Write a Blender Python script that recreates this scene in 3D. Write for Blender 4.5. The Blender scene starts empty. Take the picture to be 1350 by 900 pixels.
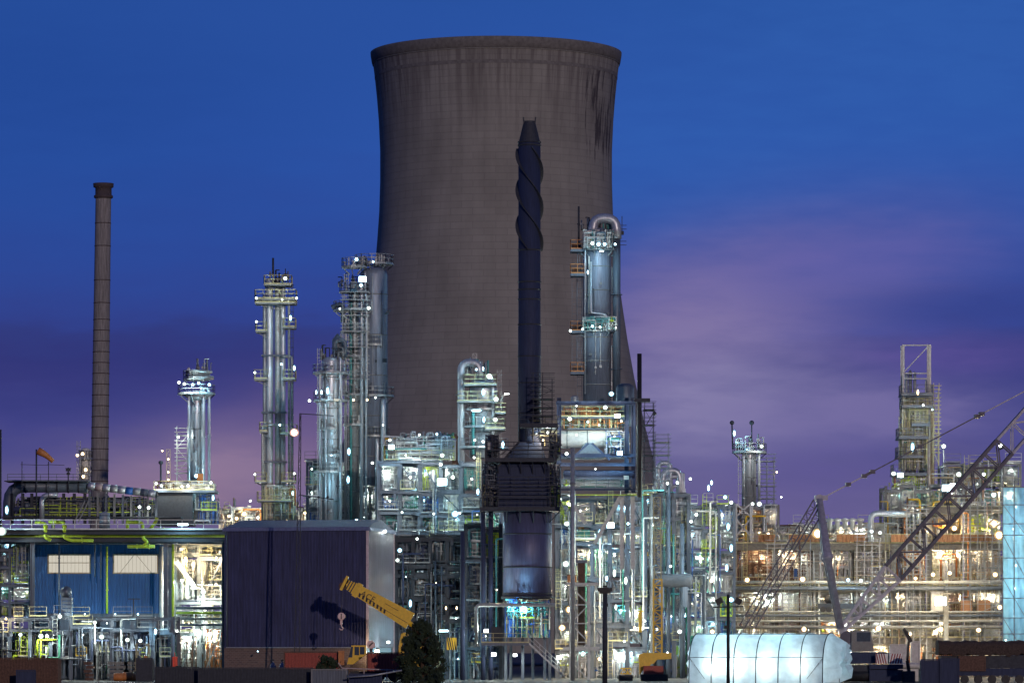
import bpy, math, random
from mathutils import Vector, Matrix
random.seed(11)
SC = bpy.context.scene
COL = SC.collection
F, HY, HC = 5600.0, 850.0, 4.0
def X(px, Y): return (px-675.0)*Y/F
def Z(py, Y): return HC+(HY-py)*Y/F
def P(px, py, Y): return Vector((X(px, Y), Y, Z(py, Y)))
def S(n, Y): return n*Y/F           # a length seen as n photo pixels at depth Y
R = random.uniform

# ------------------------------------------------------------------ materials
MATS = {}
def mat(name, col, rough=.55, metal=0.0, var=.25, scale=.6, streak=False, bump=0.0):
    m = bpy.data.materials.new(name); m.use_nodes = True
    nt = m.node_tree; n = nt.nodes; l = nt.links
    b = n['Principled BSDF']
    b.inputs['Roughness'].default_value = rough; b.inputs['Metallic'].default_value = metal
    tc = n.new('ShaderNodeTexCoord'); mp = n.new('ShaderNodeMapping')
    l.new(tc.outputs['Object'], mp.inputs['Vector'])
    mp.inputs['Scale'].default_value = (scale*3, scale*3, scale*.25) if streak else (scale,)*3
    no = n.new('ShaderNodeTexNoise'); no.inputs['Detail'].default_value = 5; no.inputs['Roughness'].default_value = .65
    l.new(mp.outputs[0], no.inputs['Vector'])
    rp = n.new('ShaderNodeMapRange'); rp.inputs[1].default_value = .3; rp.inputs[2].default_value = .7
    rp.inputs[3].default_value = 1-var; rp.inputs[4].default_value = 1+var*.6
    l.new(no.outputs[0], rp.inputs[0])
    mx = n.new('ShaderNodeVectorMath'); mx.operation = 'SCALE'; mx.inputs[0].default_value = col
    l.new(rp.outputs[0], mx.inputs['Scale']); l.new(mx.outputs[0], b.inputs['Base Color'])
    rr = n.new('ShaderNodeMapRange'); rr.inputs[3].default_value = min(1, rough+.15); rr.inputs[4].default_value = max(.05, rough-.12)
    l.new(no.outputs[0], rr.inputs[0]); l.new(rr.outputs[0], b.inputs['Roughness'])
    if bump:
        bp = n.new('ShaderNodeBump'); bp.inputs['Strength'].default_value = bump; bp.inputs['Distance'].default_value = .1
        l.new(no.outputs[0], bp.inputs['Height']); l.new(bp.outputs[0], b.inputs['Normal'])
    MATS[name] = m
    return m
def emis(name, col, st):
    m = bpy.data.materials.new(name); m.use_nodes = True
    nt = m.node_tree; nt.nodes.clear()
    e = nt.nodes.new('ShaderNodeEmission'); o = nt.nodes.new('ShaderNodeOutputMaterial')
    e.inputs[0].default_value = (*col, 1); e.inputs[1].default_value = st
    nt.links.new(e.outputs[0], o.inputs[0])
    try: m.cycles.emission_sampling = 'NONE'
    except Exception: pass
    MATS[name] = m
    return m
mat('grey', (.17, .18, .19), .5)
mat('galv', (.34, .37, .38), .42, .35)
mat('silver', (.46, .49, .54), .38, .5, .3, .5, streak=True)
mat('pale', (.58, .58, .55), .5)
mat('white', (.75, .75, .72), .5, 0, .15)
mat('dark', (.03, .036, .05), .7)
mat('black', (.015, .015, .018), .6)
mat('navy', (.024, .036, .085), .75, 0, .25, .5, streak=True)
mat('slate', (.085, .11, .15), .45, .1, .3, .4, streak=True)
mat('yellow', (.72, .45, .02), .45)
mat('straw', (.46, .44, .24), .5)
mat('lime', (.42, .56, .03), .45)
mat('green', (.04, .24, .15), .5)
mat('teal', (.08, .32, .32), .5)
mat('blue', (.02, .10, .36), .45)
mat('orange', (.5, .19, .05), .55)
mat('red', (.34, .06, .04), .6, 0, .4, 1.5)
mat('rust', (.12, .065, .045), .8, 0, .5, 1.0)
mat('concrete', (.20, .20, .185), .85, 0, .3, .6, bump=.3)
mat('tan', (.42, .33, .22), .6)
mat('column_blue', (.20, .24, .32), .45, .2, .3, .5, streak=True)
mat('screen_orange', (.34, .17, .08), .6, 0, .4, 1.5)
mat('mauve', (.40, .32, .32), .55)
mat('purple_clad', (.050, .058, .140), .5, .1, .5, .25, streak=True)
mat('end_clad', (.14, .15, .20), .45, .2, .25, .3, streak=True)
mat('blue_clad', (.015, .11, .32), .45, .1, .25, .3, streak=True)
mat('glass', (.05, .07, .09), .08)
mat('rope', (.05, .05, .05), .6)
mat('bark', (.08, .05, .03), .9)
mat('leaf', (.03, .05, .022), .7, 0, .5, 2.0)
emis('lit_cool', (.62, .9, 1.0), 14)
emis('lit_white', (.93, 1.0, .95), 14)
emis('lit_warm', (1.0, .80, .48), 14)
emis('lit_pink', (1.0, .78, .66), 22)
emis('lit_cool_glass', (.30, .72, 1.0), .85)  # dim tinted glow of the outer lamp shells, standing in for halos
emis('lit_white_glass', (.72, .95, .85), .75)
emis('lit_warm_glass', (1.0, .66, .30), .85)
emis('lit_pink_glass', (1.0, .55, .45), .9)
emis('lit_cream', (1.0, .93, .78), .62)

# ------------------------------------------------------------------ mesh builder
class MB:
    def __init__(s): s.v = []; s.f = []; s.sm = []
    def add(s, vs, fs, smooth=False):
        b = len(s.v); s.v += [tuple(q) for q in vs]
        for f in fs: s.f.append(tuple(i+b for i in f)); s.sm.append(smooth)
        return s
    def box(s, x0, x1, y0, y1, z0, z1):
        return s.add([(x0,y0,z0),(x1,y0,z0),(x1,y1,z0),(x0,y1,z0),(x0,y0,z1),(x1,y0,z1),(x1,y1,z1),(x0,y1,z1)],
              [(0,3,2,1),(4,5,6,7),(0,1,5,4),(1,2,6,5),(2,3,7,6),(3,0,4,7)])
    def cbox(s, c, dx, dy, dz): return s.box(c[0]-dx/2, c[0]+dx/2, c[1]-dy/2, c[1]+dy/2, c[2]-dz/2, c[2]+dz/2)
    def bar(s, a, b, w, d=None, up=None):
        a, b = Vector(a), Vector(b); t = b-a
        if t.length < 1e-5: return s
        t.normalize(); d = d or w
        u = Vector(up) if up else (Vector((0,1,0)) if abs(t.y) < .9 else Vector((1,0,0)))
        n = t.cross(u).normalized(); u = n.cross(t).normalized()
        vs = [q+n*(i*w/2)+u*(j*d/2) for q in (a, b) for i, j in ((-1,-1),(1,-1),(1,1),(-1,1))]
        return s.add(vs, [(0,3,2,1),(4,5,6,7),(0,1,5,4),(1,2,6,5),(2,3,7,6),(3,0,4,7)])
    def ibeam(s, a, b, h, w=None):
        """rolled section: web and two flanges; h along z for level beams, along x for columns"""
        a, b = Vector(a), Vector(b); w = w or h*.7; t = h*.12
        if abs(a.z-b.z) > max(abs(a.x-b.x), abs(a.y-b.y)):
            o = Vector((h/2, 0, 0))
            s.bar(a-o, b-o, t, w); s.bar(a+o, b+o, t, w); s.bar(a, b, h-t, t*.8)
        else:
            o = Vector((0, 0, h/2-t/2)); up = (0, 0, 1)
            s.bar(a-o, b-o, w, t, up); s.bar(a+o, b+o, w, t, up); s.bar(a, b, t*.8, h-2*t, up)
        return s
    def sweep(s, pts, r, n=8, bend=None, rfun=None):
        pts = [Vector(p) for p in pts]
        if bend is None: bend = r*2.5
        q = [pts[0]]
        for i in range(1, len(pts)-1):
            a, b, c = pts[i-1], pts[i], pts[i+1]
            d1, d2 = a-b, c-b; k = min(bend, d1.length*.49, d2.length*.49)
            if k < 1e-4: continue
            p0 = b+d1.normalized()*k; p1 = b+d2.normalized()*k
            for j in range(5):
                t = j/4; q.append((1-t)**2*p0+2*t*(1-t)*b+t*t*p1)
        q.append(pts[-1])
        u = None; vs = []; fs = []
        for i, c in enumerate(q):
            t = (q[min(i+1, len(q)-1)]-q[max(i-1, 0)])
            if t.length < 1e-6: t = Vector((0,0,1))
            t.normalize()
            if u is None: u = t.orthogonal().normalized()
            else:
                u = u-t*u.dot(t)
                u = u.normalized() if u.length > 1e-4 else t.orthogonal().normalized()
            w = t.cross(u); rr = rfun(i/(len(q)-1)) if rfun else r
            for k in range(n):
                an = 2*math.pi*k/n; vs.append(c+(u*math.cos(an)+w*math.sin(an))*rr)
        m = len(q)
        for i in range(m-1):
            for k in range(n): fs.append((i*n+k, i*n+(k+1)%n, (i+1)*n+(k+1)%n, (i+1)*n+k))
        s.add(vs, fs, True)
        b = len(s.v)-len(vs)
        s.f.append(tuple(b+k for k in range(n))[::-1]); s.sm.append(False)
        s.f.append(tuple(b+(m-1)*n+k for k in range(n))); s.sm.append(False)
        return s
    def tube(s, a, b, r, n=8): return s.sweep([a, b], r, n)
    def lathe(s, o, prof, n=24, axis='z', smooth=True):
        """prof: (radius, distance along axis)"""
        o = Vector(o); vs = []; fs = []
        for r, h in prof:
            for k in range(n):
                an = 2*math.pi*k/n; c, d = r*math.cos(an), r*math.sin(an)
                vs.append(o+(Vector((c, d, h)) if axis == 'z' else Vector((h, c, d)) if axis == 'x' else Vector((c, h, d))))
        m = len(prof)
        for i in range(m-1):
            for k in range(n): fs.append((i*n+k, i*n+(k+1)%n, (i+1)*n+(k+1)%n, (i+1)*n+k))
        s.add(vs, fs, smooth); b = len(s.v)-len(vs)
        if prof[0][0] > 1e-3: s.f.append(tuple(b+k for k in range(n))[::-1]); s.sm.append(False)
        if prof[-1][0] > 1e-3: s.f.append(tuple(b+(m-1)*n+k for k in range(n))); s.sm.append(False)
        return s
    def ball(s, c, rx, ry=None, rz=None, n=10, m=7):
        ry = ry or rx; rz = rz or rx; vs = []; fs = []
        for i in range(m+1):
            th = math.pi*i/m
            for k in range(n):
                ph = 2*math.pi*k/n
                vs.append((c[0]+rx*math.sin(th)*math.cos(ph), c[1]+ry*math.sin(th)*math.sin(ph), c[2]+rz*math.cos(th)))
        for i in range(m):
            for k in range(n): fs.append((i*n+k, (i+1)*n+k, (i+1)*n+(k+1)%n, i*n+(k+1)%n))
        return s.add(vs, fs, True)
    def corr(s, A, B, z0, z1, pitch=.32, dep=.09):
        A, B = Vector((*A[:2], 0)), Vector((*B[:2], 0)); L = (B-A).length; t = (B-A).normalized(); nn = Vector((t.y, -t.x, 0))
        k = max(1, int(L/pitch)); p = L/k; pr = []
        for i in range(k):
            pr += [(i*p, 0), (i*p+p*.4, 0), (i*p+p*.5, dep), (i*p+p*.9, dep)]
        pr.append((L, 0)); vs = []
        for d, o in pr:
            q = A+t*d+nn*o; vs += [(q.x, q.y, z0), (q.x, q.y, z1)]
        return s.add(vs, [(2*i, 2*i+2, 2*i+3, 2*i+1) for i in range(len(pr)-1)])
    def rail(s, pts, h=1.1, th=.055, step=1.5, closed=False):
        pts = [Vector(p) for p in pts]
        if closed: pts.append(pts[0])
        for a, b in zip(pts, pts[1:]):
            L = (b-a).length
            if L < .05: continue
            for zz in (h, h*.55): s.bar(a+Vector((0,0,zz)), b+Vector((0,0,zz)), th)
            s.bar(a+Vector((0,0,.08)), b+Vector((0,0,.08)), .02 if abs(b.z-a.z) < .01 else .04, .15, (0,0,1))
            k = max(1, round(L/step))
            for i in range(k+1):
                q = a.lerp(b, i/k); s.bar(q, q+Vector((0,0,h)), th)
        return s
    def ladder(s, x, y, z0, z1, w=.5, cage=True, th=.05):
        for sx in (-1, 1): s.bar((x+sx*w/2, y, z0), (x+sx*w/2, y, z1), th)
        z = z0+.3
        while z < z1: s.bar((x-w/2, y, z), (x+w/2, y, z), .035); z += .45
        if cage:
            z = z0+2.2
            while z < z1:
                q = [(x+.4*math.sin(a), y-.35+.35*math.cos(a), z) for a in [math.pi*(-.9+.3*i) for i in range(7)]]
                for a, b in zip(q, q[1:]): s.bar(a, b, .04)
                z += 1.2
            for a in (-.7, 0, .7): s.bar((x+.4*math.sin(math.pi+a), y-.7+.1*abs(a), z0+2.2), (x+.4*math.sin(math.pi+a), y-.7+.1*abs(a), z1), .03)
        return s
    def lattice(s, a, b, w, d, panels, chord=.12, lace=.06, w2=None, up=None, thirds=True):
        """four chords between a and b, laced; width w across, depth d along up"""
        a, b = Vector(a), Vector(b); t = (b-a).normalized()
        u = Vector(up) if up else Vector((0,1,0))
        n = t.cross(u).normalized(); w2 = w if w2 is None else w2
        def c(f, i, j): return a.lerp(b, f)+n*(i*(w+(w2-w)*f)/2)+u*(j*d/2)
        for i in (-1, 1):
            for j in (-1, 1): s.bar(c(0,i,j), c(1,i,j), chord)
        for k in range(panels):
            f0, f1 = k/panels, (k+1)/panels; g = 1 if k % 2 else -1
            for j in (-1, 1): s.bar(c(f0,g,j), c(f1,-g,j), lace); s.bar(c(f1,-1,j), c(f1,1,j), lace)
            for i in (-1, 1): s.bar(c(f0,i,g), c(f1,i,-g), lace)
        return s
    def build(s, name, m, parent=None, **kw):
        me = bpy.data.meshes.new(name)
        o3 = ORG.get(parent.name, Vector()) if parent else Vector()
        me.from_pydata([(v[0]-o3[0], v[1]-o3[1], v[2]-o3[2]) for v in s.v], [], s.f)
        me.polygons.foreach_set('use_smooth', s.sm)
        me.materials.append(MATS[m]); me.update()
        o = bpy.data.objects.new(name, me); COL.objects.link(o)
        if parent: o.parent = parent; ORG[o.name] = o3
        for k, v in kw.items(): o[k] = v
        return o
ORG = {}
def thing(name, label, cat, loc=(0,0,0), group=None):
    o = bpy.data.objects.new(name, None); COL.objects.link(o); o.location = loc; o.empty_display_size = .5
    ORG[o.name] = Vector(loc); o['label'] = label; o['category'] = cat
    if group: o['group'] = group
    return o
def struct(mb, name, m): return mb.build(name, m, None, kind='structure')
ORD = 'first second third fourth fifth sixth seventh eighth ninth tenth eleventh twelfth thirteenth fourteenth fifteenth sixteenth seventeenth eighteenth nineteenth twentieth twenty-first twenty-second twenty-third twenty-fourth twenty-fifth twenty-sixth twenty-seventh twenty-eighth twenty-ninth thirtieth thirty-first thirty-second thirty-third thirty-fourth'.split()

# ------------------------------------------------------------------ lamps
LAMPS = []
LC = {'c': ('lit_cool', (.40, .82, 1.0), 'cool blue-white'), 'w': ('lit_white', (.88, .99, .90), 'pale white'),
      'y': ('lit_warm', (1.0, .75, .44), 'warm yellow'), 'p': ('lit_pink', (1.0, .66, .5), 'glaring pinkish')}
PW = 1.35
def lamp(px, py, Y, c='w', power=300, size=3.0, host='', kind='bulb', lv=0):
    """size: radius of the lit lens in photo pixels"""
    q = P(px, py, Y); r = S(size, Y)*(.62 if kind != 'flood' else .8)
    nm = {'bulb': 'bulkhead_lamp', 'tube': 'vertical_lamp', 'bar': 'strip_lamp', 'flood': 'floodlight'}[kind]
    t = thing(nm, '', 'lamp', q, 'lamps lighting the plant')
    rx, rz = {'bulb': (r, r), 'tube': (r*.62, r*1.7), 'bar': (r*3, r*.55), 'flood': (r*1.15, r*.85)}[kind]
    h = MB()
    if kind in ('bulb', 'tube'):
        h.box(q.x-rx*.7, q.x+rx*.7, q.y+.12, q.y+.3, q.z-rz*.7, q.z+rz*1.05); h.box(q.x-rx*.5, q.x+rx*.5, q.y-.05, q.y+.3, q.z+rz*.9, q.z+rz*.9+.1)
        h.bar((q.x, q.y+.3, q.z), (q.x, q.y+.7, q.z+.1), .06)
        MB().ball(q, rx*1.5, .13, rz*1.35).build('lens', LC[c][0]+'_glass', t); MB().ball((q.x, q.y-.08, q.z), rx*.9, .13, rz*.9).build('lamp_core', LC[c][0], t)  # larger tinted outer shell imitates a soft halo round the white core
    else:
        h.box(q.x-rx*1.08, q.x+rx*1.08, q.y+.02, q.y+.25, q.z-rz*1.1, q.z+rz*1.15); h.bar((q.x, q.y+.25, q.z), (q.x, q.y+.7, q.z), .07)
        MB().box(q.x-rx, q.x+rx, q.y-.06, q.y+.018, q.z-rz, q.z+rz).build('lens', LC[c][0], t)
    h.build('housing', 'dark', t)
    ld = bpy.data.lights.new(nm+'_light', 'POINT'); ld.energy = power*PW; ld.color = LC[c][1]; ld.shadow_soft_size = .12
    lo = bpy.data.objects.new(nm+'_light', ld); COL.objects.link(lo); lo.parent = t; lo.location = (0, -.35, -rz*.3-.1)
    LAMPS.append((t, px, py, c, host, lv))
    return t
def label_lamps():
    by = {}
    for L in LAMPS: by.setdefault((L[4], L[5], L[3]), []).append(L)
    for (host, lv, c), ls in by.items():
        ls.sort(key=lambda L: (L[1], L[2])) if lv else ls.sort(key=lambda L: (L[2], L[1]))
        for i, L in enumerate(ls):
            cn = LC[c][2]
            o = ORD[min(i, len(ORD)-1)]
            if lv: L[0]['label'] = '%s added fill lamp, %s along level %s of %s' % (cn, o, ('one', 'two', 'three', 'four', 'five', 'six', 'seven', 'eight', 'nine')[lv-1], host)
            elif len(ls) == 1: L[0]['label'] = '%s lamp on %s' % (cn, host)
            else: L[0]['label'] = '%s lamp, %s from the top on %s' % (cn, o, host)
# ------------------------------------------------------------------ generic plant pieces
PAL_COOL = ['silver']*4+['galv']*4+['pale']*2+['grey']*2+['teal', 'green', 'slate', 'white', 'blue']
PAL_WARM = ['pale']*4+['galv']*4+['silver']*3+['tan']*2+['mauve', 'grey', 'orange', 'white', 'rust']
PAL_DARK = ['slate']*4+['navy']*3+['grey']*3+['galv', 'teal', 'dark']
PAL_WHITE = ['white']*4+['pale']*4+['galv']*2+['rust', 'orange', 'straw']
def pipe_path(x0, x1, y0, y1, z0, z1):
    """a random run of right-angled pipe inside the box"""
    k = random.random(); y = R(y0, y1)
    if k < .32:
        z = R(z0+.2, z1-.2); a = R(x0, x0+(x1-x0)*.4); b = R(x0+(x1-x0)*.5, x1)
        p = [(a, y, z), (b, y, z)]
        if random.random() < .6: p.append((b, y, max(z0, z-R(.6, 2.5)) if random.random() < .6 else min(z1, z+R(.5, 2))))
        if random.random() < .5: p.insert(0, (a, y, z0 if random.random() < .5 else min(z1, z+R(.5, 2))))
    elif k < .62:
        x = R(x0, x1); p = [(x, y, z0), (x, y, z1 if random.random() < .6 else R(z0+(z1-z0)*.5, z1))]
        if random.random() < .5: p.append((min(x1, max(x0, x+R(-2.5, 2.5))), y, p[-1][2]))
    elif k < .85:
        x = R(x0, x1-.5); w = R(.6, 2.2); zt = R(z0+(z1-z0)*.5, z1)
        p = [(x, y, z0+R(0, .4)), (x, y, zt), (min(x1, x+w), y, zt), (min(x1, x+w), y, z0+R(0, (zt-z0)*.5))]
    else:
        x = R(x0, x1-1); z = R(z0+.3, z1-.3); x2 = min(x1, x+R(1, 4)); zz = R(z0, z1)
        p = [(x, y, z), (x2, y, z), (x2, min(y1, y+R(.5, 2)), z), (x2, min(y1, y+1), zz)]
    q = [p[0]]
    for c in p[1:]:
        if (Vector(c)-Vector(q[-1])).length > .15: q.append(c)
    return q if len(q) > 1 else [(x0, y, z0), (x0, y, z1)]
def flanged(m, path, r, n=8):
    m.sweep(path, r, n)
    for a, b in zip(path, path[1:]):
        a, b = Vector(a), Vector(b); L = (b-a).length
        if L > 1.2 and r > .06:
            d = (b-a).normalized()
            for f in ([.35, .8] if L > 3 else [.5]):
                c = a.lerp(b, f); m.tube(c-d*.05, c+d*.05, r*1.5, n)
    return m
def valve(m, c, s):
    m.ball(c, s*.9, n=8, m=5); m.tube(c, (c[0], c[1], c[2]+s*2.4), s*.28, 6)
    m.lathe((c[0], c[1], c[2]+s*2.4), [(s*1.2, 0), (s*1.2, s*.22)], 10)
    m.bar((c[0]-s*1.5, c[1], c[2]), (c[0]+s*1.5, c[1], c[2]), s*.9)
def drum(m, x0, x1, y, z, r):
    h = r*.45; L = x1-x0
    m.lathe((x0, y, z), [(0, 0), (r*.6, h*.25), (r*.92, h*.7), (r, h), (r, L-h), (r*.92, L-h*.7), (r*.6, L-h*.25), (0, L)], 18, 'x')
    return m
def vdrum(m, x, y, z0, z1, r, n=16):
    h = r*.5
    m.lathe((x, y, z0), [(r*.9, 0), (r, .05), (r, z1-z0-h), (r*.85, z1-z0-h*.45), (r*.5, z1-z0-h*.1), (0, z1-z0)], n)
    return m
def fill(t, x0, x1, y0, y1, z0, z1, n, pal, rmax=.22, thin=30, nv=3, nd=1, cnt=None):
    """pipes, valves and small drums of one bay, each a part; the finest tubing as one mesh"""
    cnt = cnt if cnt is not None else {'pipe': 0}
    for i in range(n):
        if cnt['pipe'] >= 95: break
        r = R(.04, rmax)*R(.5, 1)
        flanged(MB(), pipe_path(x0, x1, y0, y1, z0, z1), max(.045, r)).build('pipe', random.choice(pal), t); cnt['pipe'] += 1
    for i in range(nd):
        k = random.random(); w = x1-x0; h = z1-z0
        if k < .4 and w > 2.5:
            r = min(h*.22, R(.3, .7)); a = R(x0, x0+w*.4); zz = z0+r+R(.3, max(.31, h-2*r)); yy = R(y0+.6, y1)
            d = drum(MB(), a, min(x1, a+R(1.6, 3.6)), yy, zz, r)
            for q in (.25, .75): d.box(a+q*2-.1, a+q*2+.1, yy-r*.6, yy+r*.6, z0, zz-r*.85)
            d.build('small_drum', random.choice(pal), t)
        elif k < .8:
            r = R(.25, .6); vdrum(MB(), R(x0+r, x1-r), R(y0+.6, y1), z0+.05, z0+min(h*.9, R(1.2, 3)), r).build('small_vessel', random.choice(pal), t)
        else:
            x = R(x0, x1-.9); yy = R(y0, y1); MB().box(x, x+R(.4, .9), yy, yy+.4, z0+.9, z0+R(1.5, 2.2)).build('control_box', random.choice(['pale', 'white', 'grey', 'orange', 'blue']), t)
    for i in range(nv):
        m = MB(); valve(m, (R(x0, x1), R(y0, y1), R(z0+.5, z1-.3)), R(.12, .22)); m.build('valve', random.choice(pal+['blue', 'rust', 'yellow', 'lime', 'teal']), t)
    if thin and n:
        # second rank of middling pipes at the back of the bay, past the hundred built one by one
        for g in range(2):
            m = MB()
            for i in range(int(min(34, 6+(x1-x0)*(z1-z0)*.7))):
                p = pipe_path(x0, x1, (y0+y1)/2, y1, z0, z1); m.sweep(p, R(.04, .05+rmax*.5), 6)
            for i in range(int(2+(x1-x0)*(z1-z0)*.12)):
                w, h = R(.15, .6), R(.15, .8); x, z, y = R(x0, x1-w), R(z0, max(z0+.1, z1-h)), R((y0+y1)/2, y1); m.box(x, x+w, y, y+.3, z, z+h)
            m.build('rear_pipework', random.choice(pal), t, kind='stuff')
        if z1-z0 > 3.2 and random.random() < .7:
            zz = z0+(z1-z0)*R(.4, .6); xa = R(x0, x0+(x1-x0)*.4); xb = R(xa+1.2, x1); q = MB().box(xa, xb, y0, y0+1.6, zz-.1, zz).build('mezzanine', 'grey', t)
            MB().rail([(xa, y0, zz), (xb, y0, zz)], 1.05, .05, 1.2).build('railing', random.choice(['straw', 'lime', 'galv', 'yellow']), q)
        for g in range(2):
            m = MB()
            for i in range(int(thin*.8)):
                p = pipe_path(x0, x1, y0, y1, z0, z1); r = R(.02, .06)
                for a, b in zip(p, p[1:]): m.bar(a, b, r*2)
                if random.random() < .5:
                    c = Vector(p[0]).lerp(Vector(p[1]), R(.2, .8)); m.cbox(c, R(.1, .3), .15, R(.1, .35))
            m.build('fine_pipework', random.choice(pal+['straw', 'lime'] if g else pal), t, kind='stuff')
def steelwork(name, label, cat, px0, px1, levels, Y, D, nb, host, steel='grey', railm='straw', deckm='grey', pal=PAL_COOL,
              dens=6, thin=40, lampc='cw', lpow=260, lsize=2.2, nl=1, bh=.35, colw=.3, brace=.3, rails=True, rmax=.22, slabs=False, toprail=True, nd=1, ladders=1, base=None):
    """levels: photo heights of the decks, top first, last = ground line"""
    x0, x1 = X(px0, Y), X(px1, Y); zs = [Z(p, Y) for p in levels]; zs[-1] = max(0, zs[-1]) if base is None else base
    t = thing(name, label, cat, ((x0+x1)/2, Y, zs[-1]))
    cx = [x0+(x1-x0)*i/nb for i in range(nb+1)]; cnt = {'pipe': 0}
    tot = nb*(len(zs)-1); per = min(dens, max(1, 94//max(1, tot)))
    for i, x in enumerate(cx):
        for y in (Y, Y+D):
            m = MB()
            m.box(x-colw/2, x+colw/2, y-colw/2, y+colw/2, zs[-1], zs[0]-.02) if slabs else m.ibeam((x, y, zs[-1]), (x, y, zs[0]-.02), colw)
            m.build('column', steel, t)
    for li, z in enumerate(zs[:-1]):
        if slabs:
            for y in (Y, Y+D):
                MB().box(x0-colw/2-.01, x1+colw/2+.01, y-colw*.55, y+colw*.55, z-.12-bh, z-.12).build('beam', steel, t)
            MB().box(x0-.3, x1+.3, Y-.6, Y+D*.55, z-.11, z-.01).build('deck', deckm, t)
            if rails and (li > 0 or toprail): MB().rail([(x0-.25, Y-.55, z), (x1+.25, Y-.55, z)], step=2).build('railing', railm, t)
        else:
            for b in range(nb):
                dz = 0 if random.random() < .35 else R(-.9, .7)*min(1, (z-zs[li+1])/5)
                for y in (Y, Y+D): MB().ibeam((cx[b], y-colw*.4, z+dz-.12-bh/2), (cx[b+1], y-colw*.4, z+dz-.12-bh/2), bh*R(.7, 1.1)).build('beam', steel, t)
                if random.random() < .78:
                    a_, b_ = cx[b]+R(-.3, .8), cx[b+1]-R(-.3, .8)
                    d = MB().box(a_, b_, Y-.6*random.random(), Y+D*.55, z+dz-.07, z+dz-.01).build('deck', deckm, t)
                    if rails and (li > 0 or toprail) and random.random() < .75: MB().rail([(a_, Y-.55, z+dz), (b_, Y-.55, z+dz)], th=.045).build('railing', random.choice([railm, railm, 'galv', 'grey']), d)
        m = MB()
        for x in cx: m.ibeam((x, Y+.2, z-.13-bh/2), (x, Y+D-.2, z-.13-bh/2), bh*.8)
        m.build('deck_framing', steel, t)
        zb = zs[li+1]
        for b in range(nb):
            xa, xb = cx[b]+colw*.6, cx[b+1]-colw*.6; zt = z-.15-bh
            if zt-zb < .8: continue
            if random.random() < brace:
                m = MB()
                if random.random() < .5: m.bar((xa, Y+.1, zb), (xb, Y+.1, zt), .16)
                else: m.bar((xa, Y+.1, zt), (xb, Y+.1, zb), .16)
                m.build('brace', steel, t)
            fill(t, xa, xb, Y+.4, Y+D-.4, zb+.05, zt, per, pal, rmax, thin, 2, nd, cnt)
            # small fill lamps added at random under the deck to light the bay
            for k in range(nl):
                if random.random() < .62:
                    lx = R(xa, xb); pxl = 675+lx*F/(Y+.8); lz = zt-R(.2, .9); pyl = HY-(lz-HC)*F/(Y+.8)
                    lamp(pxl, pyl, Y+.8+R(0, D*.5), random.choice(lampc), lpow*random.choice((.25, .5, .8, 1.5, 2.4))*R(.7, 1.2), lsize*R(.35, .9), host, 'bulb', li+1) if random.random() < .35 else lamp(pxl, pyl, Y+.8+R(0, D*.5), random.choice(lampc), lpow*random.choice((.3, .8, 1.5, 2.4))*R(.7, 1.2), lsize*R(.3, .6), host, 'bar', li+1)
        if ladders and li < len(zs)-2 and random.random() < .6:
            xl = R(x0+.5, x1-.5); MB().ladder(xl, Y-.65, zb, z+1, cage=random.random() < .5).build('ladder', railm, t)
    # risers and runs fixed to the front of the steel, crossing several decks
    H = zs[0]-zs[-1]
    for i in range(int(nb*5) if slabs else int(nb*3.4)):
        x = R(x0, x1); a = R(zs[-1], zs[-1]+H*.5); b = a+R(.25, .7)*H; b = min(b, zs[0]+.5); y = Y-.75-R(0, .5); r = R(.04, .13)
        p = [(x, y, a), (x, y, b)]
        if random.random() < .6: p.append((x+R(-3, 3), y, b))
        if random.random() < .5: p.insert(0, (x+R(-2, 2), y, a))
        flanged(MB(), p, r).build('riser', random.choice(pal+[steel]), t)
    for i in range(max(1, nb//2)):
        x = R(x0, x1-.5); a = R(zs[-1], zs[-1]+H*.6); MB().ladder(x, Y-.7, a, min(zs[0], a+R(3, 7)), .5, random.random() < .5).build('ladder', random.choice([railm, 'galv', steel]), t)
    m = MB()
    for i in range(int((x1-x0)*H*(.16 if slabs else .10))):
        x, z = R(x0, x1), R(zs[-1], zs[0]); w, h = R(.15, .6), R(.1, .7); m.box(x, x+w, Y-.5, Y-.2, z, z+h)
        if random.random() < .6: m.bar((x, Y-.45, z), (x+R(-1.5, 1.5), Y-.45, z), .04); m.bar((x+w/2, Y-.45, z), (x+w/2, Y-.45, z-R(.4, 2)), .05)
    m.build('boxes_and_conduit', steel if not slabs else 'grey', t, kind='stuff')
    return t
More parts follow.
